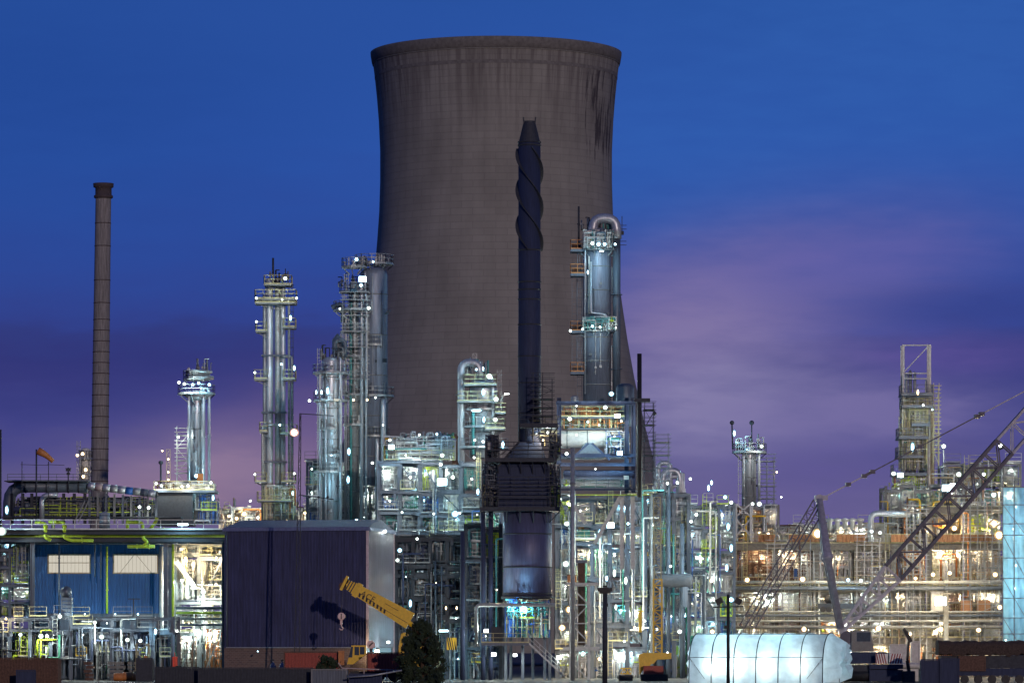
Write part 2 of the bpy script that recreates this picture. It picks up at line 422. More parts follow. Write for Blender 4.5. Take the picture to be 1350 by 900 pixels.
def ring_platform(t, c, z, r, rin, m='galv', rm='straw', a0=0, a1=360, n=14):
    """walkway round a column with brackets and a railing"""
    k = [math.radians(a0+(a1-a0)*i/n) for i in range(n+1)]; full = a1-a0 >= 360
    mb = MB(); vs = []; fs = []
    for a in k:
        for rr, zz in ((rin, z-.14), (r, z-.14), (r, z), (rin, z)): vs.append((c[0]+rr*math.cos(a), c[1]+rr*math.sin(a), zz))
    for i in range(n):
        for j in range(4): fs.append((i*4+j, i*4+(j+1) % 4, i*4+4+(j+1) % 4, i*4+4+j))
    mb.add(vs, fs)
    for a in k[::2]:
        mb.bar((c[0]+r*.95*math.cos(a), c[1]+r*.95*math.sin(a), z-.16), (c[0]+rin*math.cos(a), c[1]+rin*math.sin(a), z-.16-(r-rin)*.8), .1)
    p = mb.build('platform', m, t)
    rl = MB(); pts = [(c[0]+r*.97*math.cos(a), c[1]+r*.97*math.sin(a), z) for a in k]
    rl.rail(pts, 1.15, .06, 2.5); rl.build('railing', rm, p)
    if random.random() < .7:
        g = MB()
        for i in range(8):
            a = R(0, 6.28); q = (c[0]+r*.75*math.cos(a), c[1]+r*.75*math.sin(a), z)
            g.bar(q, (q[0], q[1], q[2]+R(.4, 1.3)), R(.06, .2))
        g.build('fittings', random.choice(['galv', 'dark', 'pale']), p)
    return p
def column(name, label, px, w, pyt, pyb, Y, m='silver', plats=(), pipes=(), lad=True, bands=6, dome=True, rm='galv', group=None, cat='process column', base=None, pm='galv'):
    """tall cylinder: w photo pixels wide. plats: (py, half width px[, a0, a1]); pipes: (px, py top, py bottom, width px)"""
    r = S(w, Y)/2; x = X(px, Y); z1 = Z(pyt, Y); z0 = Z(pyb, Y) if base is None else base
    t = thing(name, label, cat, (x, Y, z0), group)
    h = z1-z0; hd = r*.6 if dome else 0
    pr = [(r, 0), (r, h-hd)]+([(r*.93, h-hd*.55), (r*.7, h-hd*.22), (r*.35, h-hd*.05), (.02, h)] if dome else [])
    MB().lathe((x, Y, z0), pr, 28).build('shell', m, t)
    for i in range(bands):
        zb = z0+h*(i+.7)/(bands+.4); MB().lathe((x, Y, zb), [(r, 0), (r*1.025, .02), (r*1.025, .14), (r, .16)], 28).build('band', 'grey' if m != 'navy' else 'dark', t)
    for p in plats:
        ring_platform(t, (x, Y), Z(p[0], Y), S(p[1], Y), r, pm, rm, *(p[2:] if len(p) > 2 else ()))
    for q in pipes:
        rr = S(q[3], Y)/2; xx = X(q[0], Y); yy = Y-.3-R(0, 1) if abs(xx-x) > r else Y-r-rr-.1
        zt, zb = Z(q[1], Y), Z(q[2], Y); xi = x+(r*.8 if xx > x else -r*.8) if abs(xx-x) > r else x
        pa = [(xi, Y, zt+rr*2), (xx, yy, zt+rr*2), (xx, yy, zb)] if abs(xx-x) > r else [(xx, Y, zt), (xx, yy, zt), (xx, yy, zb)]
        flanged(MB(), pa, rr, 12).build('pipe', q[4] if len(q) > 4 else 'silver', t)
    if lad:
        s = 1 if lad is True else lad
        MB().ladder(x+s*(r+.3), Y-.5, z0, z1+1, .5, True, .06).build('ladder', rm, t)
    for g in range(2):
        q = MB()
        for i in range(int(h/3)):
            a = R(math.pi*1.05, math.pi*1.95); xx, yy = x+(r+.16)*math.cos(a), Y+(r+.16)*math.sin(a); za = z0+R(0, .8)*h; zb = min(z0+h, za+R(1.5, 7)); w_ = R(.03, .08)
            q.bar((xx, yy, za), (xx, yy, zb), w_); q.bar((xx, yy, zb), (xx+R(-.5, .5), yy-.1, zb), w_)
            if random.random() < .5: q.cbox((xx, yy-.1, za+R(0, 2)), R(.15, .45), .2, R(.2, .5))
        if q.v: q.build('conduit', ('dark', 'galv')[g], t, kind='stuff')
    nz = MB()
    for i in range(int(h/2.5)):
        zz = z0+R(.05, .95)*h; a = R(math.pi, 2*math.pi); d = Vector((math.cos(a), math.sin(a), 0)); c = Vector((x, Y, zz))
        nz.tube(c+d*r*.9, c+d*(r+.3), R(.06, .14), 8); nz.tube(c+d*(r+.3), c+d*(r+.36), .2, 8)
    if nz.v: nz.build('nozzles', 'grey', t)
    return t
def scaffold(name, label, px0, px1, pyt, pyb, Y, D, m='galv', step=2.0, lift=2.0, boards='tan', lean=0):
    x0, x1, z1, z0 = X(px0, Y), X(px1, Y), Z(pyt, Y), max(0, Z(pyb, Y))
    t = thing(name, label, 'scaffold', ((x0+x1)/2, Y, z0)); nx = max(1, round((x1-x0)/step)); nz = max(1, round((z1-z0)/lift))
    for i in range(nx+1):
        for y in (Y, Y+D):
            x = x0+(x1-x0)*i/nx; MB().bar((x, y, z0), (x, y, z1+R(.2, 1.4)), .07).build('standard', m, t)
    for k in range(1, nz+1):
        z = z0+(z1-z0)*k/nz; g = MB()
        for y in (Y, Y+D):
            g.bar((x0-.3, y, z), (x1+.3, y, z), .06); g.bar((x0-.3, y, z+1), (x1+.3, y, z+1), .05); g.bar((x0-.3, y, z+.5), (x1+.3, y, z+.5), .05)
        for i in range(nx+1): x = x0+(x1-x0)*i/nx; g.bar((x, Y-.2, z), (x, Y+D+.2, z), .06)
        g.build('ledger', m, t)
        if boards and random.random() < .75: MB().box(x0-.1, x1+.1, Y+.05, Y+D-.05, z+.04, z+.1).build('boards', boards, t)
    g = MB()
    for k in range(nz):
        a, b = z0+(z1-z0)*k/nz, z0+(z1-z0)*(k+1)/nz
        g.bar((x0, Y-.05, a), (x1, Y-.05, b), .05) if k % 2 else g.bar((x1, Y-.05, a), (x0, Y-.05, b), .05)
    g.build('brace', m, t)
    return t
# ------------------------------------------------------------------ camera, sky, sun
cam = bpy.data.objects.new('camera', bpy.data.cameras.new('camera')); COL.objects.link(cam); SC.camera = cam
cam.location = (0, 0, HC); cam.rotation_euler = (math.radians(90), 0, 0)
cam.data.sensor_width = 36; cam.data.lens = F/1350*36; cam.data.shift_y = (HY-450)/1350
cam.data.clip_start = 1; cam.data.clip_end = 9000
SC.view_settings.view_transform = 'Standard'; SC.view_settings.look = 'None'; SC.view_settings.exposure = 0; SC.view_settings.gamma = 1
SC.cycles.max_bounces = 4; SC.cycles.diffuse_bounces = 2; SC.cycles.glossy_bounces = 2; SC.cycles.transmission_bounces = 3; SC.cycles.transparent_max_bounces = 8
SC.cycles.use_denoising = True; SC.cycles.sample_clamp_indirect = 3; SC.cycles.caustics_reflective = False; SC.cycles.caustics_refractive = False
SC.cycles.use_light_tree = True
try: SC.cycles.denoiser = 'OPENIMAGEDENOISE'; SC.cycles.denoising_input_passes = 'RGB_ALBEDO_NORMAL'; SC.cycles.denoising_prefilter = 'ACCURATE'
except Exception: pass

def world():
    w = bpy.data.worlds.new('World'); SC.world = w; w.use_nodes = True
    nt = w.node_tree; n = nt.nodes; l = nt.links; n.clear()
    out = n.new('ShaderNodeOutputWorld'); bg = n.new('ShaderNodeBackground'); l.new(bg.outputs[0], out.inputs[0])
    tc = n.new('ShaderNodeTexCoord'); sp = n.new('ShaderNodeSeparateXYZ'); l.new(tc.outputs['Generated'], sp.inputs[0])
    def math_(op, a, b=None):
        m = n.new('ShaderNodeMath'); m.operation = op
        for i, q in enumerate((a, b)):
            if q is None: continue
            if isinstance(q, (int, float)): m.inputs[i].default_value = q
            else: l.new(q, m.inputs[i])
        return m.outputs[0]
    # noise stretched along the horizon, to break up every edge
    mp = n.new('ShaderNodeMapping'); mp.inputs['Scale'].default_value = (9, 9, 34); l.new(tc.outputs['Generated'], mp.inputs[0])
    no = n.new('ShaderNodeTexNoise'); no.inputs['Detail'].default_value = 4; no.inputs['Roughness'].default_value = .5; l.new(mp.outputs[0], no.inputs[0])
    mp2 = n.new('ShaderNodeMapping'); mp2.inputs['Scale'].default_value = (14, 14, 60); mp2.inputs['Location'].default_value = (3, 1, 7); l.new(tc.outputs['Generated'], mp2.inputs[0])
    no2 = n.new('ShaderNodeTexNoise'); no2.inputs['Detail'].default_value = 5; l.new(mp2.outputs[0], no2.inputs[0])
    zz = math_('ADD', sp.outputs[2], math_('MULTIPLY', math_('SUBTRACT', no.outputs[0], .5), .018))
    rp = n.new('ShaderNodeValToRGB'); l.new(math_('MULTIPLY', zz, 5.0), rp.inputs[0])
    def v(py): return (HY-py)/F*5
    stops = [(0, (.060, .052, .150)), (v(640), (.090, .084, .235)), (v(560), (.052, .056, .240)), (v(470), (.032, .042, .205)), (v(446), (.030, .046, .220)), (v(425), (.030, .055, .275)),
             (v(340), (.026, .066, .320)), (v(200), (.024, .086, .385)), (v(0), (.020, .082, .350)), (1, (.010, .035, .15))]
    el = rp.color_ramp.elements
    while len(el) > 1: el.remove(el[-1])
    el[0].position = 0; el[0].color = (*stops[0][1], 1)
    for p, c in stops[1:]:
        e = el.new(p); e.color = (*c, 1)
    cur = rp.outputs[0]
    def blob(px, py, sx, sy, col, amt, nz=1.0, tilt=0.0):
        nz *= .6
        nonlocal cur
        u = math_('MULTIPLY', math_('SUBTRACT', sp.outputs[0], (px-675)/F), F/sx)
        w_ = math_('SUBTRACT', sp.outputs[2], (HY-py)/F)
        if tilt: w_ = math_('SUBTRACT', w_, math_('MULTIPLY', math_('SUBTRACT', sp.outputs[0], (px-675)/F), tilt))
        w_ = math_('MULTIPLY', w_, F/sy)
        d = math_('ADD', math_('MULTIPLY', u, u), math_('MULTIPLY', w_, w_))
        d = math_('ADD', d, math_('MULTIPLY', math_('SUBTRACT', no2.outputs[0], .5), 2.6*nz))
        g = math_('EXPONENT', math_('MULTIPLY', math_('MAXIMUM', d, 0.0), -1.0))
        g = math_('MULTIPLY', g, amt)
        m = n.new('ShaderNodeMix'); m.data_type = 'RGBA'; l.new(g, m.inputs[0]); l.new(cur, m.inputs[6]); m.inputs[7].default_value = (*col, 1)
        cur = m.outputs[2]
    blob(40, 120, 420, 210, (.014, .060, .290), .7, .3)
    blob(420, 30, 300, 60, (.022, .080, .350), .4, .3)
    blob(1300, 60, 420, 200, (.030, .115, .43), .6)
    blob(900, 240, 260, 120, (.030, .115, .44), .5)
    blob(1010, 395, 230, 95, (.150, .128, .350), .9, .8, .18)
    blob(905, 430, 130, 75, (.225, .180, .370), .8, .7, .1)
    blob(1120, 350, 170, 45, (.100, .105, .380), .55, 1, .1)
    blob(940, 545, 170, 75, (.245, .220, .410), .9, .8)
    blob(1130, 545, 170, 42, (.180, .155, .360), .85, 1)
    blob(1310, 410, 190, 30, (.034, .055, .260), .8, 1)
    blob(1250, 470, 130, 26, (.120, .085, .320), .5, 1)
    blob(1070, 625, 120, 40, (.080, .068, .290), .6, 1)
    blob(1020, 690, 440, 75, (.15, .125, .30), .7, .5)
    blob(60, 480, 320, 60, (.030, .030, .170), .5, 1)
    blob(330, 615, 200, 60, (.290, .200, .320), .85, .6, .12)
    blob(200, 655, 120, 30, (.300, .190, .270), .6, .5)
    blob(420, 560, 90, 60, (.120, .080, .220), .6, .8)
    l.new(cur, bg.inputs[0])
    # a trace of the physical dusk sky under the painted air: it tints the overhead light
    sk = n.new('ShaderNodeTexSky'); sk.sky_type = 'NISHITA'; sk.sun_disc = False; sk.sun_elevation = math.radians(9); sk.sun_rotation = math.radians(150)
    bg2 = n.new('ShaderNodeBackground'); l.new(sk.outputs[0], bg2.inputs[0]); bg2.inputs[1].default_value = .0004
    ad = n.new('ShaderNodeAddShader'); l.new(bg.outputs[0], ad.inputs[0]); l.new(bg2.outputs[0], ad.inputs[1]); l.new(ad.outputs[0], out.inputs[0])
    bg.inputs[1].default_value = 1.0
world()
sun = bpy.data.objects.new('sun', bpy.data.lights.new('sun', 'SUN')); COL.objects.link(sun)
sun.data.energy = .95; sun.data.color = (1, .79, .70); sun.data.angle = math.radians(.5)
SD = Vector((-.26, .94, -.155)).normalized()     # travels away from the camera, to the left and slightly down
sun.rotation_euler = SD.to_track_quat('-Z', 'Y').to_euler()

# ------------------------------------------------------------------ ground
m = MB(); m.add([(-3000, -200, 0), (3000, -200, 0), (3000, 7000, 0), (-3000, 7000, 0)], [(0, 1, 2, 3)])
mat('ground', (.07, .062, .058), .85, 0, .5, .15, bump=.2)
struct(m, 'ground', 'ground')
m = MB(); m.add([(-70, 455, .004), (60, 455, .004), (60, 478, .004), (-70, 478, .004)], [(0, 1, 2, 3)])
mat('asphalt', (.05, .05, .052), .7, 0, .3, .4); struct(m, 'road', 'asphalt')

# ------------------------------------------------------------------ cooling tower
def tower_mat():
    m = bpy.data.materials.new('tower_concrete'); m.use_nodes = True; nt = m.node_tree; n = nt.nodes; l = nt.links; b = n['Principled BSDF']
    b.inputs['Roughness'].default_value = .9
    uv = n.new('ShaderNodeUVMap'); br = n.new('ShaderNodeTexBrick'); l.new(uv.outputs[0], br.inputs[0])
    br.inputs['Scale'].default_value = 1; br.inputs['Brick Width'].default_value = 4.6; br.inputs['Row Height'].default_value = 1.35; br.inputs['Mortar Size'].default_value = .09; br.inputs['Mortar Smooth'].default_value = .6
    br.inputs['Color1'].default_value = (.270, .268, .244, 1); br.inputs['Color2'].default_value = (.250, .248, .226, 1); br.inputs['Mortar'].default_value = (.216, .212, .198, 1); br.inputs['Bias'].default_value = -.1
    def noise(sx, sy, det=5, loc=0):
        mp = n.new('ShaderNodeMapping'); mp.inputs['Scale'].default_value = (sx, sy, 1); mp.inputs['Location'].default_value = (loc, loc, 0); l.new(uv.outputs[0], mp.inputs[0])
        q = n.new('ShaderNodeTexNoise'); q.inputs['Detail'].default_value = det; q.inputs['Scale'].default_value = 1; q.inputs['Roughness'].default_value = .6; l.new(mp.outputs[0], q.inputs[0]); return q.outputs[0]
    def mr(x, a, b_, c, d):
        q = n.new('ShaderNodeMapRange'); q.inputs[1].default_value = a; q.inputs[2].default_value = b_; q.inputs[3].default_value = c; q.inputs[4].default_value = d; l.new(x, q.inputs[0]); return q.outputs[0]
    def ma(op, a, b_=None):
        q = n.new('ShaderNodeMath'); q.operation = op
        for i, x in enumerate((a, b_)):
            if x is None: continue
            if isinstance(x, (int, float)): q.inputs[i].default_value = x
            else: l.new(x, q.inputs[i])
        return q.outputs[0]
    sep = n.new('ShaderNodeSeparateXYZ'); l.new(uv.outputs[0], sep.inputs[0])
    big = mr(noise(.06, .045, 5), .3, .7, .78, 1.14)
    stk = mr(noise(.35, .05, 6, 3), .35, .7, 1.07, .90)      # long weather streaks
    col = n.new('ShaderNodeVectorMath'); col.operation = 'SCALE'; l.new(br.outputs[0], col.inputs[0]); l.new(ma('MULTIPLY', big, stk), col.inputs['Scale'])
    def dark(cur, mask, c, a):
        mx = n.new('ShaderNodeMix'); mx.data_type = 'RGBA'; l.new(ma('MULTIPLY', mask, a), mx.inputs[0]); l.new(cur, mx.inputs[6]); mx.inputs[7].default_value = (*c, 1); return mx.outputs[2]
    # UV: u = metres round the shell from the point nearest the camera (positive to the right), v = height
    top = mr(sep.outputs[1], 100, 119.5, 0, 1)
    band = ma('MULTIPLY', top, mr(noise(.9, .05, 5, 9), .42, .62, 0, 1))
    cur = dark(col.outputs[0], band, (.07, .055, .06), .65)
    # black run-off on the right shoulder, from under the rim down
    reg = ma('MULTIPLY', ma('MULTIPLY', mr(sep.outputs[0], 11, 24, 0, 1), mr(sep.outputs[0], 40, 33, 0, 1)), mr(sep.outputs[1], 84, 106, 0, 1))
    reg = ma('MULTIPLY', reg, mr(sep.outputs[1], 119, 117, 0, 1))
    runs = mr(ma('ADD', noise(1.1, .11, 8, 21), ma('MULTIPLY', ma('SUBTRACT', reg, 1), .26)), .47, .56, 0, 1)
    cur = dark(cur, ma('MULTIPLY', runs, mr(reg, 0, .3, 0, 1)), (.03, .025, .035), .85)
    reg2 = ma('MULTIPLY', mr(sep.outputs[0], -12, -22, 0, 1), mr(sep.outputs[1], 98, 114, 0, 1))
    runs2 = mr(ma('ADD', noise(.9, .08, 5, 31), ma('MULTIPLY', ma('SUBTRACT', reg2, 1), .2)), .5, .6, 0, 1)
    cur = dark(cur, ma('MULTIPLY', runs2, reg2), (.07, .055, .06), .6)
    l.new(cur, b.inputs['Base Color'])
    bp = n.new('ShaderNodeBump'); bp.inputs['Distance'].default_value = .15; bp.inputs['Strength'].default_value = .15; l.new(br.outputs[1], bp.inputs['Height']); bp.invert = True; l.new(bp.outputs[0], b.inputs['Normal'])
    MATS['tower_concrete'] = m
tower_mat()
def cooling_tower():
    Y = 850; cx = X(654, Y); t = thing('cooling_tower', 'huge waisted concrete cooling tower with dark stains under its rim', 'cooling tower', (cx, Y, 0))
    prof = [(860, 264), (700, 229), (600, 206), (560, 196), (500, 182.5), (450, 173.5), (400, 166), (360, 160.5), (320, 156.8), (280, 154), (240, 152.8), (200, 152.8), (160, 154.6), (130, 157), (105, 159.6), (92, 161.2), (85, 162.2)]
    n = 120; vs = []; fs = []; uvs = []
    for py, hw in prof:
        r = S(hw, Y)
        for k in range(n+1):
            a = -math.pi/2+2*math.pi*(k/n-.5); vs.append((cx+r*math.cos(a), Y+r*math.sin(a), Z(py, Y))); uvs.append((24*2*math.pi*(k/n-.5), Z(py, Y)))
    for i in range(len(prof)-1):
        for k in range(n): fs.append((i*(n+1)+k, i*(n+1)+k+1, (i+1)*(n+1)+k+1, (i+1)*(n+1)+k))
    m = MB(); m.add(vs, fs, True); o = m.build('shell', 'tower_concrete', t); ul = o.data.uv_layers.new(name='UVMap')
    for lp in o.data.loops: ul.data[lp.index].uv = uvs[lp.vertex_index]
    # rim: flared lip, wall thickness and inner face
    z0, z1 = Z(85, Y), Z(71, Y)
    pr = [(S(162.2, Y), z0), (S(163.8, Y), z0+.15), (S(165.4, Y), z1-.5), (S(165.6, Y), z1), (S(161.5, Y), z1+.02), (S(160, Y), z0-3)]
    m = MB(); m.lathe((cx, Y, 0), pr, 120); m.f = m.f[:-2] if len(m.f) > 600 else m.f; m.sm = m.sm[:len(m.f)]
    mat('rim_concrete', (.17, .165, .16), .9, 0, .35, .25); m.build('rim', 'rim_concrete', t)
    m = MB(); zl = z0-.05; r0 = S(162.3, Y)
    vs = []; fs = []
    for k in range(n):
        a = 2*math.pi*k/n
        for rr, zz in ((r0-.1, zl), (r0+.12, zl), (r0+.12, zl-.16), (r0-.1, zl-.16)): vs.append((cx+rr*math.cos(a), Y+rr*math.sin(a), zz))
    for k in range(n):
        for j in range(4): fs.append((k*4+j, k*4+(j+1) % 4, ((k+1) % n)*4+(j+1) % 4, ((k+1) % n)*4+j))
    m.add(vs, fs); m.build('ledge', 'concrete', t)
cooling_tower()

# ------------------------------------------------------------------ tall concrete chimney on the left
def chimney():
    Y = 690; t = thing('chimney', 'slim tall concrete chimney with a collared top standing alone against the sky', 'chimney', (X(131, Y), Y, 0))
    def c(py): return X(131+(640-py)*.0138, Y)
    def w(py): return 11.6-(640-py)*.0035
    m = MB(); vs = []; fs = []; n = 28; rows = [885]+list(range(640, 255, -16))+[256]
    for py in rows:
        for k in range(n): a = 2*math.pi*k/n; vs.append((c(py)+S(w(py), Y)*math.cos(a), Y+S(w(py), Y)*math.sin(a), max(0, Z(py, Y))))
    for i in range(len(rows)-1):
        for k in range(n): fs.append((i*n+k, i*n+(k+1) % n, (i+1)*n+(k+1) % n, (i+1)*n+k))
    mat('chimney_concrete', (.235, .225, .225), .9, 0, .45, .35, streak=True); m.add(vs, fs, True); m.build('shaft', 'chimney_concrete', t)
    mat('joint', (.07, .055, .06), .9)
    for py in [635-i*14.2 for i in range(16)]+[400, 370, 325, 295]:
        r = S(w(py), Y)+.05; MB().lathe((c(py), Y, Z(py, Y)), [(r-.1, 0), (r, .02), (r, .14), (r-.1, .16)], n).build('joint_band', 'joint', t)
    r = S(11.6, Y); MB().lathe((c(250), Y, Z(262, Y)), [(r-.15, 0), (r+.12, .15), (r+.12, S(4, Y)), (r-.1, S(5, Y)), (r-.1, S(14, Y)), (r+.2, S(15, Y)), (r+.25, S(20, Y)), (r-.3, S(20.5, Y))], n).build('collar', 'joint', t)
chimney()

# ------------------------------------------------------------------ dark flue stack with spiral strakes and its furnace
def heater():
    Y = 490; cx = X(698, Y); t = thing('furnace_stack', 'dark blue flue stack with spiral strakes rising from a round furnace on legs', 'furnace', (cx, Y, 0))
    r = S(14.6, Y); z0, z1 = Z(592, Y), Z(188, Y)
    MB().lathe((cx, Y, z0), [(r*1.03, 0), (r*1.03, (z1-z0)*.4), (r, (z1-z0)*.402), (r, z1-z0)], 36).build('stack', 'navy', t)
    for py in (188, 192, 330, 372, 382, 395, 428, 470, 505, 545):
        MB().lathe((cx, Y, Z(py, Y)), [(r, -.06), (r*1.07, -.04), (r*1.07, .08), (r, .1)], 36).build('flange_ring', 'dark', t)
    m = MB(); zt = Z(160, Y)
    m.lathe((cx, Y, z1), [(r*.98, 0), (r*.55, zt-z1-.2), (r*.55, zt-z1)], 20, smooth=False)
    m.build('stack_tip', 'dark', t)
    for k in (-1, 1): MB().bar((cx+k*r*.5, Y-.3, zt-.3), (cx+k*r*.55, Y-.3, zt+.45), .16).build('tip_lug', 'dark', t)
    zs0, zs1 = Z(330, Y), Z(196, Y)
    for k in range(3):
        m = MB(); N = 90; vs = []; fs = []
        for i in range(N+1):
            a = 2*math.pi*(k/3-.95*i/N)+.4; z = zs0+(zs1-zs0)*i/N
            for rr, dz in ((r*.98, -.07), (r*1.27, -.06), (r*1.27, .06), (r*.98, .07)): vs.append((cx+rr*math.cos(a), Y+rr*math.sin(a), z+dz))
        for i in range(N):
            for j in range(4): fs.append((i*4+j, i*4+(j+1) % 4, (i+1)*4+(j+1) % 4, (i+1)*4+j))
        m.add(vs, fs).build('spiral_strake', 'dark', t)
    # transition cone and drum box
    xl, xr = X(657, Y), X(724, Y); D = 5.6; yb = Y+D/2; yf = Y-D/2
    m = MB(); zc0, zc1 = Z(617, Y), Z(583, Y)
    m.add([(xl, yf, zc0), (xr, yf, zc0), (xr, yb, zc0), (xl, yb, zc0), (X(684, Y), Y-1.2, zc1), (X(712, Y), Y-1.2, zc1), (X(712, Y), Y+1.2, zc1), (X(684, Y), Y+1.2, zc1)],
          [(0,1,5,4), (1,2,6,5), (2,3,7,6), (3,0,4,7), (4,5,6,7)]); m.build('flue_hood', 'navy', t)
    m = MB(); m.box(xl, xr, yf, yb, Z(669, Y), zc0)
    for q in (628, 643, 657): m.box(xl-.05, xr+.05, yf-.06, yf, Z(q, Y)-.08, Z(q, Y)+.08)
    for q in range(5): x = xl+(xr-xl)*(q+.0)/4; m.box(x-.08, x+.08, yf-.09, yf-.003, Z(669, Y), zc0)
    m.build('convection_box', 'navy', t)
    rc = S(32, Y); cz0, cz1 = Z(785, Y), Z(672, Y)
    mat('furnace_shell', (.085, .095, .19), .5, .15, .3, .4, streak=True)
    MB().lathe((cx-.2, Y, cz0), [(rc, 0), (rc, cz1-cz0)], 48).build('furnace_shell', 'furnace_shell', t)
    for py in (673, 704, 748, 783): MB().lathe((cx-.2, Y, Z(py, Y)), [(rc, -.05), (rc*1.025, -.04), (rc*1.025, .1), (rc, .12)], 48).build('stiffener_ring', 'dark', t)
    MB().lathe((cx-.2, Y, cz0-.35), [(rc*1.1, 0), (rc*1.1, .3)], 40).build('floor_ring', 'dark', t)
    m = MB()
    m.lathe((cx-.2, Y, Z(840, Y)), [(rc*.82, 0), (rc*.82, cz0-.4-Z(840, Y))], 32); m.build('burner_plenum', 'pale', t)
    for a in range(6):
        q = (cx-.2+rc*.95*math.cos(a*math.pi/3+.3), Y+rc*.95*math.sin(a*math.pi/3+.3)); MB().ibeam((q[0], q[1], 0), (q[0], q[1], cz0-.36), .3).build('leg', 'slate', t)
    for py, a, b in ((671, 633, 738), (607, 640, 733), (562, 640+45, 735)):
        m = MB(); m.box(X(a, Y), X(b, Y), yf-1.3, yb+.5, Z(py, Y)-.3, Z(py, Y)); 
        for i in range(7): x = X(a, Y)+(X(b, Y)-X(a, Y))*i/6; m.bar((x, yf-1.2, Z(py, Y)-.3), (max(xl, min(xr, x)), yf, Z(py, Y)-1.6), .12)
        p = m.build('walkway', 'dark', t); MB().rail([(X(a, Y), yf-1.25, Z(py, Y)), (X(b, Y), yf-1.25, Z(py, Y))]).build('railing', 'dark', p)
    for a, b, zt_, zb_ in ((641, 657, 606, 575), (724, 738, 606, 575), (636, 657, 668, 640), (725, 738, 668, 640)):
        fill(t, X(a, Y), X(b, Y), yf-1.2, Y+2, Z(zt_, Y), Z(zb_, Y), 9, ['dark', 'slate', 'navy'], .14, 30, 3, 1)
        for k in range(3): x = X(a+(b-a)*k/2, Y); MB().bar((x, yf-1.2, Z(zt_, Y)), (x, yf-1.2, Z(zb_, Y)), .14).build('walkway_post', 'dark', t)
    for q in (594, 640, 655):
        MB().rail([P(640, q, Y-4.4), P(734, q, Y-4.4)], 1.0, .08).build('guard_rail', 'dark', t)
    m = MB(); m.bar((X(724, Y), yf-.2, Z(583, Y)), (X(735, Y), yf-.2, Z(605, Y)), .2); m.build('brace', 'dark', t)
    m = MB(); m.bar((X(685, Y), yf-.2, Z(583, Y)), (X(655, Y), yf-.2, Z(618, Y)), .25); m.build('brace', 'dark', t)
    for a, b in ((640, 618), (727, 612)):
        MB().ladder(X(a, Y), yf-.9, Z(671, Y), Z(b-10, Y), .6, True).build('ladder', 'dark', t)
    fill(t, X(636, Y), X(656, Y), yf, Y+1, Z(668, Y), Z(612, Y), 10, PAL_DARK, .12, 24, 2, 0)
    fill(t, X(725, Y), X(738, Y), yf, Y+1, Z(668, Y), Z(612, Y), 8, PAL_DARK, .12, 16, 2, 0)
    fill(t, X(666, Y), X(724, Y), yf-1.1, yf-.2, Z(840, Y), Z(790, Y), 16, ['teal', 'pale', 'galv', 'blue'], .14, 30, 5, 1)
    m = MB()   # burner manifold in the blue-lit bay under the floor
    for i in range(7):
        x = X(670+i*8, Y); m.tube((x, yf-1.2, Z(812, Y)), (x, yf-1.2, Z(800+3*(i % 2), Y)), .07); m.ball((x, yf-1.2, Z(800, Y)), .22, n=8, m=5)
    m.tube((X(668, Y), yf-1.2, Z(806, Y)), (X(722, Y), yf-1.2, Z(806, Y)), .09); m.build('burner_manifold', 'teal', t)
    # stair on the right going down
    m = MB(); a = (X(696, Y), yf-1.6, Z(847, Y)); b = (X(742, Y), yf-1.6, Z(890, Y))
    for dy in (0, .9):
        m.bar((a[0], a[1]-dy, a[2]), (b[0], b[1]-dy, b[2]), .12, .35)
        m.rail([(a[0], a[1]-dy, a[2]), (b[0], b[1]-dy, b[2])], 1.1, .06, 1.0)
    for i in range(18): f = i/17; m.cbox((a[0]+(b[0]-a[0])*f, a[1]-.45, a[2]+(b[2]-a[2])*f), .3, .9, .05)
    m.build('stair', 'galv', t)
    m = MB(); m.box(X(635, Y), X(697, Y), yf-2.7, yf-.1, Z(847, Y)-.3, Z(847, Y)); p = m.build('landing', 'slate', t)
    MB().rail([(X(635, Y), yf-2.65, Z(847, Y)), (X(697, Y), yf-2.65, Z(847, Y))]).build('railing', 'straw', p)
    MB().box(X(648, Y), X(663, Y), yf-2.4, yf-2, Z(844, Y), Z(826, Y)).build('control_panel', 'dark', t)
heater()
lamp(690, 802, 486, 'c', 420, 1.6, 'the burner floor under the furnace', 'bulb'); lamp(672, 797, 486, 'c', 260, 1.2, 'the burner floor under the furnace', 'bulb')
lamp(651, 862, 486, 'w', 380, 3.2, 'the ground floor below the furnace stair', 'flood'); lamp(679, 863, 486, 'w', 320, 2.6, 'the ground floor below the furnace stair', 'flood')
lamp(641, 831, 486, 'w', 420, 3, 'the landing beside the round furnace', 'flood'); lamp(737, 866, 485, 'w', 380, 3.2, 'the foot of the furnace stair', 'flood')
lamp(707, 572, 488, 'w', 200, 1.6, 'the walkway at the foot of the dark stack')
lamp(655, 777, 486, 'y', 60, 1.4, 'a pole beside the round furnace')
